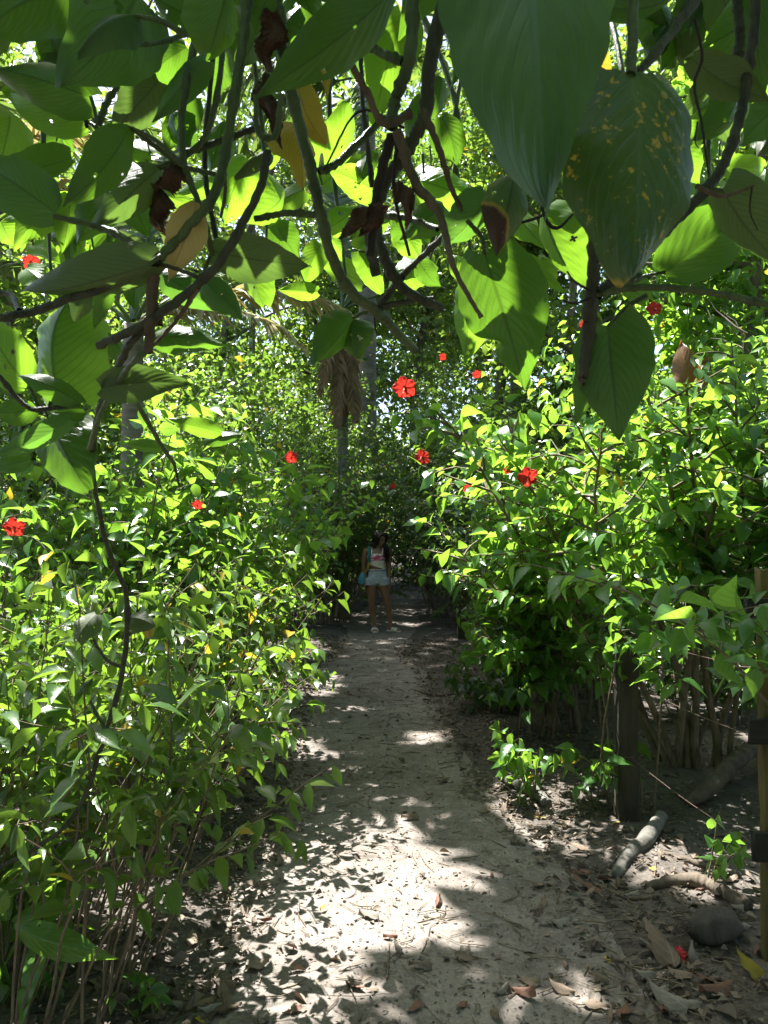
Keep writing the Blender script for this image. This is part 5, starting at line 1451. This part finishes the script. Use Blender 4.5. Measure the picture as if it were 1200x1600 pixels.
band = h_.math('SUBTRACT', 1.0, h_.math('MULTIPLY', h_.math('ABSOLUTE', h_.math('SUBTRACT', sz_.outputs[2], 1.235)), 13.0), clamp=True)
f_ = h_.ramp(h_.math('ADD', n_, h_.math('MULTIPLY', band, 0.30)), 0.58, 0.76)
c_ = h_.mix(f_, (0.80, 0.72, 0.72), (0.50, 0.06, 0.16))
pr_ = h_.node('ShaderNodeBsdfPrincipled', i_Roughness=0.9)
nt_.links.new(c_, pr_.inputs['Base Color'])
ou_ = h_.node('ShaderNodeOutputMaterial')
nt_.links.new(pr_.outputs[0], ou_.inputs[0])
M['tiedye'] = mt_

# skeleton (photo pixel column, depth, height)
def limb(g, pts, rad, sides=14, ell=1.0):
    P3 = smooth_path([q3(*p) for p in pts], 5 * len(pts))
    rr = np.interp(np.linspace(0, 1, len(P3)), np.linspace(0, 1, len(rad)), rad)
    loft(g, [(c, a, a * ell) for c, a in zip(P3, rr)], sides)


TORSO = [(590, .00, .80, .148, .112), (590, .005, .88, .163, .122), (590, .00, .95, .153, .112), (590, -.005, 1.03, .128, .094), (589.5, -.01, 1.12, .126, .094), (589, -.015, 1.22, .148, .108),
         (588.8, -.005, 1.29, .158, .098), (588.8, .005, 1.345, .165, .080), (589.5, .01, 1.385, .115, .066), (591, .005, 1.415, .058, .056), (593, -.01, 1.47, .050, .052)]
body = Geo()
loft(body, [(q3(a, b, c), rx, ry) for a, b, c, rx, ry in TORSO], 20)
HC = q3(595.5, -.035, 1.545)
ct, st = math.cos(R(22)), math.sin(R(22))
cyw, syw = math.cos(R(32)), math.sin(R(32))
ROT = np.array([[cyw, -syw, 0], [syw, cyw, 0], [0, 0, 1]]) @ np.array([[1, 0, 0], [0, ct, -st], [0, st, ct]])


def hd(x, y, z):
    """head space: face towards -y, then tilted down and turned to her left"""
    return HC + ROT @ np.array([x, y, z])


ball(body, hd(0, .012, .025), .074, .092, .092, ROT)
ball(body, hd(0, -.022, -.035), .056, .066, .082, ROT)
ball(body, hd(0, -.045, -.088), .030, .030, .024, ROT)
ball(body, hd(0, -.096, -.020), .012, .016, .017, ROT)
ball(body, hd(0, -.086, .005), .010, .014, .026, ROT)
for s in (-1, 1):
    ball(body, hd(s * .074, .012, -.012), .010, .020, .030, ROT)
limb(body, [(572, .0, 1.352), (569.5, .01, 1.20), (568.7, .02, 1.055), (569.8, .0, .92), (571.2, -.02, .800)], [.052, .044, .037, .036, .024])
limb(body, [(606, .0, 1.345), (607.2, .015, 1.19), (607.6, .02, 1.04), (608.2, .0, .92), (608.6, -.02, .795)], [.050, .042, .036, .035, .024])
# shoulders
ball(body, q3(573.5, .005, 1.345), .060, .056, .056)
ball(body, q3(604.3, .005, 1.340), .060, .056, .056)
LEGL = [(581.5, .0, .87), (581.6, -.005, .70), (581.2, -.01, .56), (581.0, -.015, .455), (581.8, .012, .34), (583.6, .012, .19), (584.8, .005, .085), (585.0, .0, .05)]
LEGR = [(598.2, .0, .87), (601.0, -.005, .70), (604.4, -.01, .56), (606.4, -.015, .46), (607.6, .012, .34), (609.6, .012, .19), (610.6, .005, .09), (610.8, .0, .05)]
LR = [.096, .086, .069, .050, .053, .039, .030, .032]
limb(body, LEGL, LR, 16)
limb(body, LEGR, LR, 16)
TOE = {-1: np.array([0.10, -1.0, 0]), 1: np.array([0.80, -0.60, 0])}
ANK = {-1: q3(585, 0, 0), 1: q3(610.8, 0, 0)}
for s in (-1, 1):
    t = unit(TOE[s])
    a = ANK[s]
    rows = [(-.055, .040, .024, .030), (-.03, .060, .028, .042), (.03, .062, .030, .042), (.09, .048, .038, .030), (.14, .040, .043, .020), (.175, .036, .038, .014)]
    loft(body, [(a + t * f + np.array([0, 0, zc]), w, hgt) for f, zc, w, hgt in rows], 14)
    # hands: a palm, four fingers and a thumb
    hx, hy_, hz = (571.2, -.02, .800) if s < 0 else (608.6, -.02, .795)
    W0 = q3(hx, hy_, hz)
    fwd = np.array([0.02 * s, -0.10, -1.0])
    fwd /= np.linalg.norm(fwd)
    side = np.array([0.15 * s, -1.0, 0.1])
    side -= fwd * (side @ fwd)
    side = unit(side)
    inn = unit(np.cross(fwd, side)) * (1 if s < 0 else 1)
    loft(body, [(W0 - fwd * .01, .022, .022), (W0 + fwd * .025, .018, .034), (W0 + fwd * .06, .015, .040), (W0 + fwd * .085, .012, .038)], 12)
    for k, (o2, ln_) in enumerate([(-.029, .058), (-.010, .070), (.010, .074), (.029, .066)]):
        p0 = W0 + fwd * .078 + side * o2
        p1 = p0 + fwd * ln_ * .45 + side * o2 * .10
        p2 = p1 + (fwd * .85 - inn * .5 * s) * ln_ * .32
        p3 = p2 + (fwd * .6 - inn * .8 * s) * ln_ * .25
        loft(body, [(p0, .0095, .0095), (p1, .009, .009), (p2, .0082, .0082), (p3, .0065, .0065)], 8)
    p0 = W0 + fwd * .025 + side * .030
    p1 = p0 + fwd * .028 + side * .022
    p2 = p1 + fwd * .032 + side * .006
    loft(body, [(p0 - side * .012, .013, .013), (p0, .013, .013), (p1, .011, .011), (p2, .008, .008)], 8)
body_o = fused(body, 'body', M['skin'], walker, 0.0055, 5)
for s in (-1, 1):
    e = Geo()
    ball(e, hd(s * .029, -.080, .012), .011, .006, .005, ROT, 6)
    e.obj('eye', M['eye'], walker)
    e = Geo()
    e.tube(smooth_path([hd(s * .012, -.088, .030), hd(s * .030, -.086, .034), hd(s * .046, -.072, .029)], 6), .003, 6)
    e.obj('eyebrow', M['hair'], walker)
e = Geo()
ball(e, hd(0, -.088, -.052), .021, .008, .007, ROT, 6)
e.obj('mouth', M['lip'], walker)

# hair: a cap with a parting and long locks falling over the chest on her left and behind her right shoulder
hr = np.random.default_rng(5)
hair = Geo()
for k in range(150):
    a = hr.uniform(-math.pi, math.pi)
    s = 1 if math.sin(a) > -0.1 else -1
    left = hr.random() < 0.5
    sg_ = 1 if left else -1
    top = hd(sg_ * .008, hr.uniform(-.06, .06), .122)
    y0 = hr.uniform(-.055, .10)
    m1 = hd(sg_ * .062, y0 * .9, .085)
    m2 = hd(sg_ * .084, y0 + .01, .01)
    m3 = hd(sg_ * .080, y0 + .025, -.075)
    if left:
        e1 = q3(603.5 + hr.normal(0, 1.6), -.085 + hr.normal(0, .028), 1.40 + hr.normal(0, .02))
        e2 = q3(604.5 + hr.normal(0, 1.8), -.105 + hr.normal(0, .022), 1.30 + hr.normal(0, .02))
        e3 = q3(605 + hr.normal(0, 2.0), -.105 + hr.normal(0, .02), 1.215 + hr.normal(0, .035))
    else:
        e1 = q3(584.5 + hr.normal(0, 2.0), .02 + hr.normal(0, .04), 1.42 + hr.normal(0, .02))
        e2 = q3(584 + hr.normal(0, 2.2), .06 + hr.normal(0, .03), 1.36 + hr.normal(0, .02))
        e3 = q3(584 + hr.normal(0, 2.4), .09 + hr.normal(0, .02), 1.25 + hr.normal(0, .04))
    hair.tube(smooth_path([top, m1, m2, m3, e1, e2, e3], 16), np.concatenate([np.linspace(.009, .012, 8), np.linspace(.012, .004, 8)]), 5)
ball(hair, hd(0, .030, .036), .083, .088, .092, ROT)
hair.obj('hair', M['hair'], walker)
sgl = Geo()
for s in (-1, 1):
    ball(sgl, hd(s * .032, -.058, .098), .026, .010, .018, ROT, 6)
sgl.tube(smooth_path([hd(-.07, 0, .07), hd(-.05, -.055, .098), hd(0, -.066, .102), hd(.05, -.055, .098), hd(.07, 0, .07)], 12), .004, 6)
so_ = sgl.obj('sunglasses', M['eye'], None)
tag(so_, 'dark sunglasses pushed up on the walker\'s hair', 'sunglasses')

# clothes
def shell(g, rows, off, a0=0.0, a1=2 * math.pi, hem=None, n=40):
    """a garment around the torso rows, open at both ends, as a thin closed wall"""
    zs = np.array([r[2] for r in TORSO])
    V = []
    an = np.linspace(a0, a1, n)
    for z in rows:
        row = []
        for a in an:
            zz = z if hem is None else hem(z, a)
            cx = np.interp(zz, zs, [r[0] for r in TORSO])
            cyy = np.interp(zz, zs, [r[1] for r in TORSO])
            rx = np.interp(zz, zs, [r[3] for r in TORSO]) + off
            ry = np.interp(zz, zs, [r[4] for r in TORSO]) + off
            row.append(PO + np.array([lx(cx) + rx * math.cos(a), cyy + ry * math.sin(a), zz]))
        V.append(row)
    V = np.array(V)
    m = len(rows)
    i = np.arange(m * n).reshape(m, n)
    F = np.stack([i[:-1, :-1], i[:-1, 1:], i[1:, 1:], i[1:, :-1]], -1).reshape(-1, 4)
    g.add(V.reshape(-1, 3), F)


topg = Geo()


def hem_top(z, a):
    # front hem rises on her right side
    lo = 1.085 + 0.045 * (-math.cos(a)) * (1 if math.sin(a) < 0.3 else 0.4)
    hi = 1.305 - 0.02 * math.cos(a) ** 2
    t = (z - 1.0) / 0.3
    return lo + (hi - lo) * t


shell(topg, np.linspace(1.0, 1.3, 12), .013, hem=hem_top)
for sx in (-1, 1):
    topg.tube(smooth_path([q3(589 + sx * 8, -.112, 1.292), q3(589.4 + sx * 8.6, -.075, 1.345), q3(589.6 + sx * 8.2, .0, 1.392), q3(589.5 + sx * 8, .085, 1.33)], 12), .010, 8)
topg.obj('top', M['tiedye'], walker)
sh = Geo()
loft(sh, [(q3(a, b, c), rx + .007, ry + .008) for a, b, c, rx, ry in TORSO[:3]] + [(q3(590, -.003, 1.045), .138, .105)], 20)
for leg in (LEGL, LEGR):
    dx = -0.8 if leg is LEGL else 0.8
    loft(sh, [(q3(leg[0][0] + dx * .3, 0, .90), .112, .118), (q3(leg[0][0] + dx * .6, -.002, .84), .112, .116), (q3(leg[0][0] + dx + (0 if dx < 0 else 1.0), -.003, .775), .108, .112)], 18)
shorts = fused(sh, 'shorts', M['denim'], walker, 0.008, 4)
bt = Geo()
bt.tube(np.array([q3(590 + 8 * math.cos(a), -.012 + .118 * math.sin(a) * 1.0, 1.04) if False else PO + np.array([lx(590) + .142 * math.cos(a), -.004 + .108 * math.sin(a), 1.035]) for a in np.linspace(0, 2 * math.pi, 30)]), .012, 6, cap=False)
bt.obj('waistband', M['denim'], shorts)
for s in (-1, 1):
    t = unit(TOE[s])
    n2 = np.array([-t[1], t[0], 0])
    a = ANK[s]
    so2 = Geo()
    rows = [(-.075, .020), (-.065, .038), (-.03, .046), (.03, .046), (.10, .052), (.15, .050), (.185, .036), (.195, .018)]
    loft(so2, [(a + t * f + np.array([0, 0, .018]), w, .018) for f, w in rows], 14)
    sole = so2.obj('sandal', M['cream'], walker)
    stg = Geo()
    for f in np.linspace(.045, .135, 10):
        hgt = .078 - .28 * (f - .045)
        arc = [a + t * f + n2 * (.056 * math.cos(b)) + np.array([0, 0, .022 + hgt * math.sin(b) * .78]) for b in np.linspace(0, math.pi, 9)]
        stg.tube(np.array(arc), .009, 6)
    stg.obj('strap', M['cream'], sole)
# the bag on her right shoulder, a thing of its own
bag = root('shoulder_bag', q3(565, .05, .80), 'teal and blue cloth bag hanging from the walker\'s shoulder', 'bag')
b = Geo()
loft(b, [(q3(566, .05, .785), .045, .07), (q3(566, .05, .80), .075, .10), (q3(566.5, .05, .87), .080, .105), (q3(568, .05, .95), .060, .09), (q3(570, .05, 1.02), .035, .055), (q3(571, .05, 1.04), .012, .03)], 18)
fused(b, 'pouch', M['bagblue'], bag, .008, 4)


def ribbon(name, pts, w, mat):
    L3 = smooth_path([q3(*p) for p in pts], 24)
    g = Geo()
    T = np.gradient(L3, axis=0)
    V = []
    for c, t in zip(L3, T):
        t = unit(t)
        s_ = unit(np.cross(t, np.array([0, -1.0, 0.15])))
        nn = np.cross(s_, t)
        V += [c - s_ * w / 2 - nn * .003, c + s_ * w / 2 - nn * .003, c + s_ * w / 2 + nn * .003, c - s_ * w / 2 + nn * .003]
    F = [(4 * k + i, 4 * k + (i + 1) % 4, 4 * k + 4 + (i + 1) % 4, 4 * k + 4 + i) for k in range(len(L3) - 1) for i in range(4)]
    g.add(np.array(V), F)
    g.obj(name, M[mat], bag, smooth=False)


ribbon('strap', [(570.5, .08, 1.02), (574, .075, 1.25), (576, .02, 1.405), (576.6, -.06, 1.37), (576.8, -.115, 1.28), (576.4, -.118, 1.16)], .048, 'teal')
ribbon('strap_end', [(576.4, -.120, 1.165), (575.6, -.115, 1.10), (574, -.09, 1.04), (571, -.03, .99)], .040, 'mustard')
# ------------------------------------------------------------------ fence, logs and what lies on the ground
def rough_box(g, lo, hi, r, axis_=2, seg=14, jit=0.006, bev=0.012):
    """a weathered bar along an axis: rounded section, slightly crooked"""
    lo, hi = np.array(lo, float), np.array(hi, float)
    c = (lo + hi) / 2
    hx = (hi - lo) / 2
    oth = [i for i in range(3) if i != axis_]
    sec = []
    for sx, sy in ((1, 1), (-1, 1), (-1, -1), (1, -1)):
        a = hx[oth[0]] - bev
        b_ = hx[oth[1]] - bev
        a0 = {(1, 1): 0, (-1, 1): 90, (-1, -1): 180, (1, -1): 270}[(sx, sy)]
        for k in range(3):
            t = R(a0 + 45 * k)
            sec.append((sx * a + bev * math.cos(t), sy * b_ + bev * math.sin(t)))
    sec = np.array(sec)
    V = []
    for i in range(seg + 1):
        f = i / seg
        p = np.zeros((len(sec), 3))
        s = 1 + r.normal(0, 0.01)
        p[:, oth[0]] = c[oth[0]] + sec[:, 0] * s + r.normal(0, jit * 0.3) + r.normal(0, jit * .4, len(sec))
        p[:, oth[1]] = c[oth[1]] + sec[:, 1] * s + r.normal(0, jit * 0.3) + r.normal(0, jit * .4, len(sec))
        p[:, axis_] = lo[axis_] + (hi - lo)[axis_] * f + (r.normal(0, jit, len(sec)) if i in (0, seg) else 0)
        V.append(p)
    n = len(sec)
    V = np.vstack(V)
    i = np.arange(seg)[:, None] * n
    j = np.arange(n)[None]
    j2 = (j + 1) % n
    F = np.stack([i + j, i + j2, i + n + j2, i + n + j], -1).reshape(-1, 4)
    e0, e1 = len(V), len(V) + 1
    V = np.vstack([V, [V[:n].mean(0)], [V[-n:].mean(0)]])
    a = np.arange(0, n, 2)
    o = seg * n
    F = np.vstack([F, np.stack([np.full(len(a), e0), (a + 2) % n, a + 1, a], 1), np.stack([np.full(len(a), e1), o + a, o + a + 1, o + (a + 2) % n], 1)])
    g.add(V, F, np.zeros((len(V), 2)))


rf = np.random.default_rng(21)
posts = []
for px, py, w, hgt, lab, mt in [(985, 1292, .118, 1.02, 'thick weathered fence post standing among the hibiscus stems', 'post'), (862, 1122, .125, 1.15, 'thinner fence post in the shade farther along the path', 'post'),
                                (722, 1002, .13, 1.1, 'dark fence post beneath the bushes beside the walker\'s path', 'post')]:
    c = G(px, py)
    z = gz(c[0], c[1])
    o = root('fence_post', (c[0], c[1], z - 0.05), lab, 'fence post', None)
    g = Geo()
    rough_box(g, (c[0] - w / 2, c[1], z - 0.2), (c[0] + w / 2, c[1] + w, z + hgt), rf, 2, 16, 0.008, 0.018)
    g.obj('shaft', M[mt], o)
    for zz in (.35, .75, 1.05):
        q = Geo()
        q.tube(np.array([(c[0] + w / 2 * 1.08 * math.cos(t) * 1.05, c[1] + w / 2 + w / 2 * 1.1 * math.sin(t), z + zz + .004 * math.sin(3 * t)) for t in np.linspace(0, 2 * math.pi, 20)]), .0025, 5, cap=False)
        q.obj('wire_tie', M['wire'], o)
    posts.append((c[0], c[1] + w / 2, z))
# the yellowed post with dark boards running out to the right
c = G(1208, 1525)
z = gz(c[0], c[1])
o = root('board_fence', (c[0], c[1], z - 0.05), 'yellowed post with three dark mossy boards nailed behind it at the right edge', 'fence')
g = Geo()
rough_box(g, (c[0] - .022, c[1], z - 0.2), (c[0] + .022, c[1] + .05, P(0, 890, c[1])[2]), rf, 2, 20, 0.003, 0.008)
g.obj('post', M['post_yellow'], o)
d_ = c[1]
for py0, py1, x0 in ((934, 988, 1160), (1119, 1158, 1162), (1292, 1336, 1166)):
    g = Geo()
    a, b = P(x0, py1, d_), P(x0, py0, d_)
    rough_box(g, (a[0], c[1] - .034, a[2]), (a[0] + 2.2, c[1] - .003, b[2]), rf, 0, 24, 0.003, 0.006)
    g.obj('board', M['board'], o)
g = Geo()
rough_box(g, (c[0] + 2.0, c[1], z - .2), (c[0] + 2.07, c[1] + .07, 1.55), rf, 2, 20, 0.003, 0.008)
g.obj('post', M['post_yellow'], o)
pts_posts = sorted(posts, key=lambda p: p[1])
for zz, lab in ((.36, 'lowest rusty wire strung along the fence posts'), (.78, 'middle rusty wire strung along the fence posts'), (1.05, 'topmost rusty wire strung along the fence posts')):
    line = [(c[0] + .04, c[1] + .085, z + zz)] + [(p[0] - .0, p[1] + .085, p[2] + zz) for p in pts_posts]
    out = []
    for a, b in zip(line[:-1], line[1:]):
        a, b = np.array(a), np.array(b)
        for t in np.linspace(0, 1, 12, endpoint=False):
            out.append(a + (b - a) * t - np.array([0, 0, .12 * t * (1 - t)]))
    out.append(np.array(line[-1]))
    g = Geo()
    g.tube(np.array(out), .0014, 5)
    w_ = g.obj('fence_wire', M['wire'])
    tag(w_, lab, 'wire', 'wires of the fence')


def ground_log(name, pix, rad, mat, label, cat, lift=0.5, n=40, bump=0.10, ends=True, group=None, sides=14):
    p3 = []
    for p in pix:
        q = G(p[0], p[1])
        p3.append((q[0], q[1], gz(q[0], q[1]) + (p[2] if len(p) > 2 else 0)))
    line = smooth_path(p3, n)
    r = np.random.default_rng(int(pix[0][0]))
    rr = (np.interp(np.linspace(0, 1, n), np.linspace(0, 1, len(rad)), rad)) * (1 + bump * r.normal(0, 1, n) * .5)
    line[:, 2] += rr * lift
    g = Geo()
    g.tube(line, rr, sides)
    V = g.V[0]
    k = max(rad) * .22
    V += k * np.stack([vnoise(V[:, 1] * 25, V[:, 2] * 60), vnoise(V[:, 0] * 25, V[:, 2] * 60 + 7), vnoise(V[:, 0] * 30 + 9, V[:, 1] * 30)], 1) + k * .5 * np.stack([vnoise(V[:, 1] * 90, V[:, 2] * 90), vnoise(V[:, 0] * 90, V[:, 2] * 90 + 7), vnoise(V[:, 0] * 90 + 9, V[:, 1] * 90)], 1)
    o = g.obj(name, M[mat])
    return tag(o, label, cat, group)


ground_log('log', [(962, 1378), (985, 1352), (1008, 1336), (1034, 1305, .06)], [.022, .036, .040, .030], 'log', 'pale broken log lying by the thick post', 'log')
ground_log('log', [(786, 1226), (815, 1243), (838, 1256), (856, 1270)], [.034, .042, .040, .030], 'log', 'shorter pale log behind the bright seedling', 'log')
ground_log('log', [(1010, 1400), (1070, 1398), (1120, 1410), (1168, 1440)], [.018, .03, .036, .03], 'log_dark', 'brown rotting branch lying between pale log and husk', 'branch')
ground_log('log', [(1030, 1350), (1075, 1362), (1140, 1385)], [.010, .014, .010], 'log_dark', 'thin dark stick lying across the litter beyond the brown branch', 'stick')
ground_log('log', [(930, 1385), (985, 1412), (1030, 1416)], [.008, .012, .010], 'log_dark', 'dark stick touching the lower end of the pale log', 'stick')
ground_log('root', [(1075, 1270), (1110, 1262, .05), (1150, 1238, .10), (1185, 1210, .12)], [.03, .045, .05, .05], 'log_dark', 'thick curved root rising behind the yellowed post', 'root')
ground_log('log', [(418, 1572), (470, 1560), (520, 1540), (562, 1508)], [.005, .008, .008, .004], 'twig', 'forked pale stick at the bottom of the path', 'stick')
ground_log('log', [(640, 1078), (690, 1090), (740, 1088), (772, 1098)], [.010, .016, .014, .008], 'log_dark', 'dark dead branch lying at the right side of the path', 'stick')
# a big fallen palm leaf base beside that branch, the husk and fallen flowers
hc = G(1124, 1500)
hz = gz(hc[0], hc[1])
g = Geo()
rot = np.array(Matrix.Rotation(R(12), 3, 'Z') @ Matrix.Rotation(R(90), 3, 'Y'))
ball(g, np.array([hc[0], hc[1] + .05, hz + .055]), .066, .07, .112, rot, 16)
V = g.V[0]
V += 0.022 * np.stack([vnoise(V[:, 0] * 40, V[:, 2] * 40), vnoise(V[:, 1] * 40, V[:, 2] * 40), vnoise(V[:, 0] * 30 + 9, V[:, 1] * 30)], 1)
hk = root('coconut_husk', (hc[0], hc[1] + .05, hz), 'dark rounded coconut husk on the litter by the yellowed post', 'coconut')
g.obj('shell', M['husk'], hk)
g = Geo()
for k in range(34):
    a = rf.uniform(0, 2 * math.pi)
    b0 = np.array([hc[0] - .10, hc[1] + .05, hz + .06]) + np.array([0, math.cos(a), math.sin(a)]) * .045 * rf.uniform(.3, 1)
    g.tube(smooth_path([b0, b0 + np.array([-.03, rf.normal(0, .015), rf.normal(0, .015)]), b0 + np.array([-.06, rf.normal(0, .03), rf.normal(-.01, .02)])], 5), .0014, 4, cap=False)
g.obj('fibre', M['log_dark'], hk)

for (px, py, s, lab, sd_) in ((1060, 1512, .034, 'fallen red flower on the leaf litter near the husk', 31), (742, 975, .06, 'fallen red flower on the ground to one side of the walker', 32), (441, 1206, .03, 'small fallen red flower under the left bush', 33)):
    c = G(px, py)
    zz = gz(c[0], c[1]) + .018
    fo = root('fallen_flower', (c[0], c[1], zz - .018), lab, 'flower', 'fallen red flowers')
    flower(np.array([c[0], c[1], zz]), (rf.normal(0, .5), -.5, .8), s, fo, sd_, parts=False, bend=.5)

# dry leaves one can pick out, each a thing; sticks; then the fine litter as stuff
LT = {}


def dry_mesh(kind, seed):
    r = np.random.default_rng(seed)
    nu, nv = 9, 12
    u = np.linspace(-1, 1, nu)
    v = np.linspace(0, 1, nv)
    U, VV = np.meshgrid(u, v)
    hw = profile('ovate' if seed % 2 else 'lance', v)[:, None]
    X = U * hw * r.uniform(.17, .27)
    Y = VV - .5
    cu = r.uniform(-.2, .9)
    Z = cu * .22 * (np.abs(X) / .25) ** 1.6 * .5 + r.uniform(-.25, .35) * (VV - .5) ** 2 + .03 * np.sin(VV * 9 + r.uniform(0, 6)) * U + .02 * r.normal(0, 1, U.shape) * np.abs(U)
    Z = Z + r.uniform(.0, .16) * np.sin(U * 2.2 + VV * 3)
    X = X * (1 - .25 * max(cu, 0))
    Z = Z - Z.min()
    i = np.arange(nu * nv).reshape(nv, nu)
    F = np.stack([i[:-1, :-1], i[:-1, 1:], i[1:, 1:], i[1:, :-1]], -1).reshape(-1, 4)
    return np_mesh('dry_leaf', np.stack([X, Y, Z], -1).reshape(-1, 3), F, np.stack([U.ravel(), VV.ravel()], 1), np.full(U.size, r.random()))


def dry_leaf(px, py, size, mesh, label, group=None, rz=None, tilt=(0, 0), name='dry_leaf', lift=0.006):
    c = G(px, py)
    o = link(name, mesh, None)
    o.location = (c[0], c[1], gz(c[0], c[1]) + lift + (.014 if abs(c[0] - path_c(c[1])) < path_w(c[1]) else 0))
    o.scale = (size, size, size)
    o.rotation_euler = (tilt[0], tilt[1], rf.uniform(0, 6.28) if rz is None else rz)
    return tag(o, label, 'dry leaf', group)


dms = []
for k in range(14):
    m = dry_mesh('', k)
    m.materials.append(M[['dry', 'dry', 'dry_grey', 'dry', 'dry_red', 'dry_grey', 'dry'][k % 7]])
    dms.append(m)
for px, py, sz, k, lab, rz, tl in [
        (1178, 1545, .19, 5, 'big grey oval leaf leaning at the foot of the yellowed post', R(28), (R(38), 0)), (1082, 1512, .11, 2, 'pale upright curled leaf beside the fallen red flower', R(10), (R(60), 0)),
        (1110, 1552, .14, 4, 'rust coloured curled leaf near the bottom right', R(80), (R(12), R(20))), (1118, 1574, .12, 11, 'second rust coloured leaf under the curled one', R(100), (R(5), R(15))),
        (1020, 1500, .22, 0, 'long brown rolled leaf lying left of the husk', R(25), (R(20), R(30))), (910, 1392, .16, 4, 'crumpled rust brown leaf beyond the pale log end', R(60), (R(25), R(15))),
        (1040, 1580, .15, 2, 'bleached leaf lying at the bottom edge in the sun', R(40), (R(8), 0)), (905, 1335, .16, 6, 'olive brown leaf by the foot of the thick post', R(100), (R(20), 0)),
        (350, 1570, .16, 3, 'large brown leaf in the shaded dirt at the bottom left', R(15), (R(15), R(-10))), (300, 1478, .10, 6, 'tan leaf lying alone on the bare soil by the left bush', R(10), (R(10), 0)),
        (575, 1440, .09, 2, 'curled pale leaf in the brightest sun on the path', R(70), (0, R(25))),
        (640, 1290, .10, 1, 'brown leaf at the edge of the upper sun patch', R(95), (R(6), 0)), (842, 1282, .07, 3, 'yellow leaf fallen beside the shorter pale log', R(75), (R(5), 0))]:
    me = dms[k]
    if 'yellow' in lab:
        me = dms[k].copy()
        me.materials.clear()
        me.materials.append(M['vine_yellow'])
    dry_leaf(px, py, sz, me, lab, 'dry leaves on the ground', rz, tl)
common = 'plain dry brown leaf lying flat among others on the trail'
k = 0
while k < 150:
    px, py = rf.uniform(250, 1200), 1600 - 420 * rf.random() ** 1.6
    c = G(px, py)
    off = (c[0] - path_c(c[1])) / path_w(c[1])
    if off < -1.7 or rf.random() > (0.30 if abs(off) < 0.6 else 0.9):
        continue
    dry_leaf(px, py, rf.uniform(.04, .105), dms[rf.integers(14)], common, 'plain dry leaves on the ground', None, (rf.normal(0, .22), rf.normal(0, .22)))
    k += 1


def scatter(n, ylo, yhi, spread_, seed, inner):
    r = np.random.default_rng(seed)
    y = ylo + (yhi - ylo) * r.random(n) ** 1.5
    off = r.normal(0, 1, n) * spread_
    keep = (np.abs(off) > 0.75) | (r.random(n) < inner)
    y, off = y[keep], off[keep]
    x = path_c(y) + off * path_w(y)
    return x, y, r


x, y, r = scatter(15000, 2.0, 12, 1.9, 51, .07)
B = np.stack([x, y, gh(x, y) + .006 + .014 * (np.abs(x - path_c(y)) < path_w(y)) + r.random(len(x)) * .010], 1)
a = r.uniform(0, 2 * math.pi, len(x))
D = np.stack([np.cos(a), np.sin(a), r.normal(0, .22, len(x))], 1)
Nn = np.array([0, 0, 1.0]) + r.normal(0, .35, (len(x), 3))
L = r.uniform(.012, .06, len(x)) * (1 + .4 * (r.random(len(x)) < .1))
lt = spray('leaf_litter', B, D, Nn, L, L * r.uniform(.3, .6, len(x)), T_OV + T_LA, M['litter'], None, seed=51)
tag(lt, kind='stuff')
x, y, r = scatter(5200, 2.0, 11, 1.5, 52, .3)
g = Geo()
for i in range(len(x)):
    a = r.uniform(0, math.pi)
    ln = r.uniform(.03, .16) * (1 + 1.0 * (r.random() < .06))
    dx, dy = math.cos(a) * ln / 2, math.sin(a) * ln / 2
    px_ = np.array([x[i] - dx, x[i] + r.normal(0, .1) * ln, x[i] + dx])
    pyy = np.array([y[i] - dy, y[i] + r.normal(0, .1) * ln, y[i] + dy])
    zz = gh(px_, pyy) + .004 + .014 * (np.abs(px_ - path_c(pyy)) < path_w(pyy)) + r.random() * .008
    g.tube(np.stack([px_, pyy, zz], 1), np.array([1, .9, .5]) * r.uniform(.0010, .0032), 4, cap=False)
tw = g.obj('twig_litter', M['twig'])
tag(tw, kind='stuff')
# fine crumbs of soil and leaf dust on the path
x, y, r = scatter(9000, 2.1, 8, 1.1, 53, 1.0)
B = np.stack([x, y, gh(x, y) + .017 + r.random(len(x)) * .004], 1)
a = r.uniform(0, 2 * math.pi, len(x))
D = np.stack([np.cos(a), np.sin(a), r.normal(0, .3, len(x))], 1)
Nn = np.array([0, 0, 1.0]) + r.normal(0, .6, (len(x), 3))
L = r.uniform(.006, .022, len(x))
cr = spray('leaf_crumbs', B, D, Nn, L, L * r.uniform(.4, .8, len(x)), T_SI, M['crumb'], None, seed=53)
tag(cr, kind='stuff')
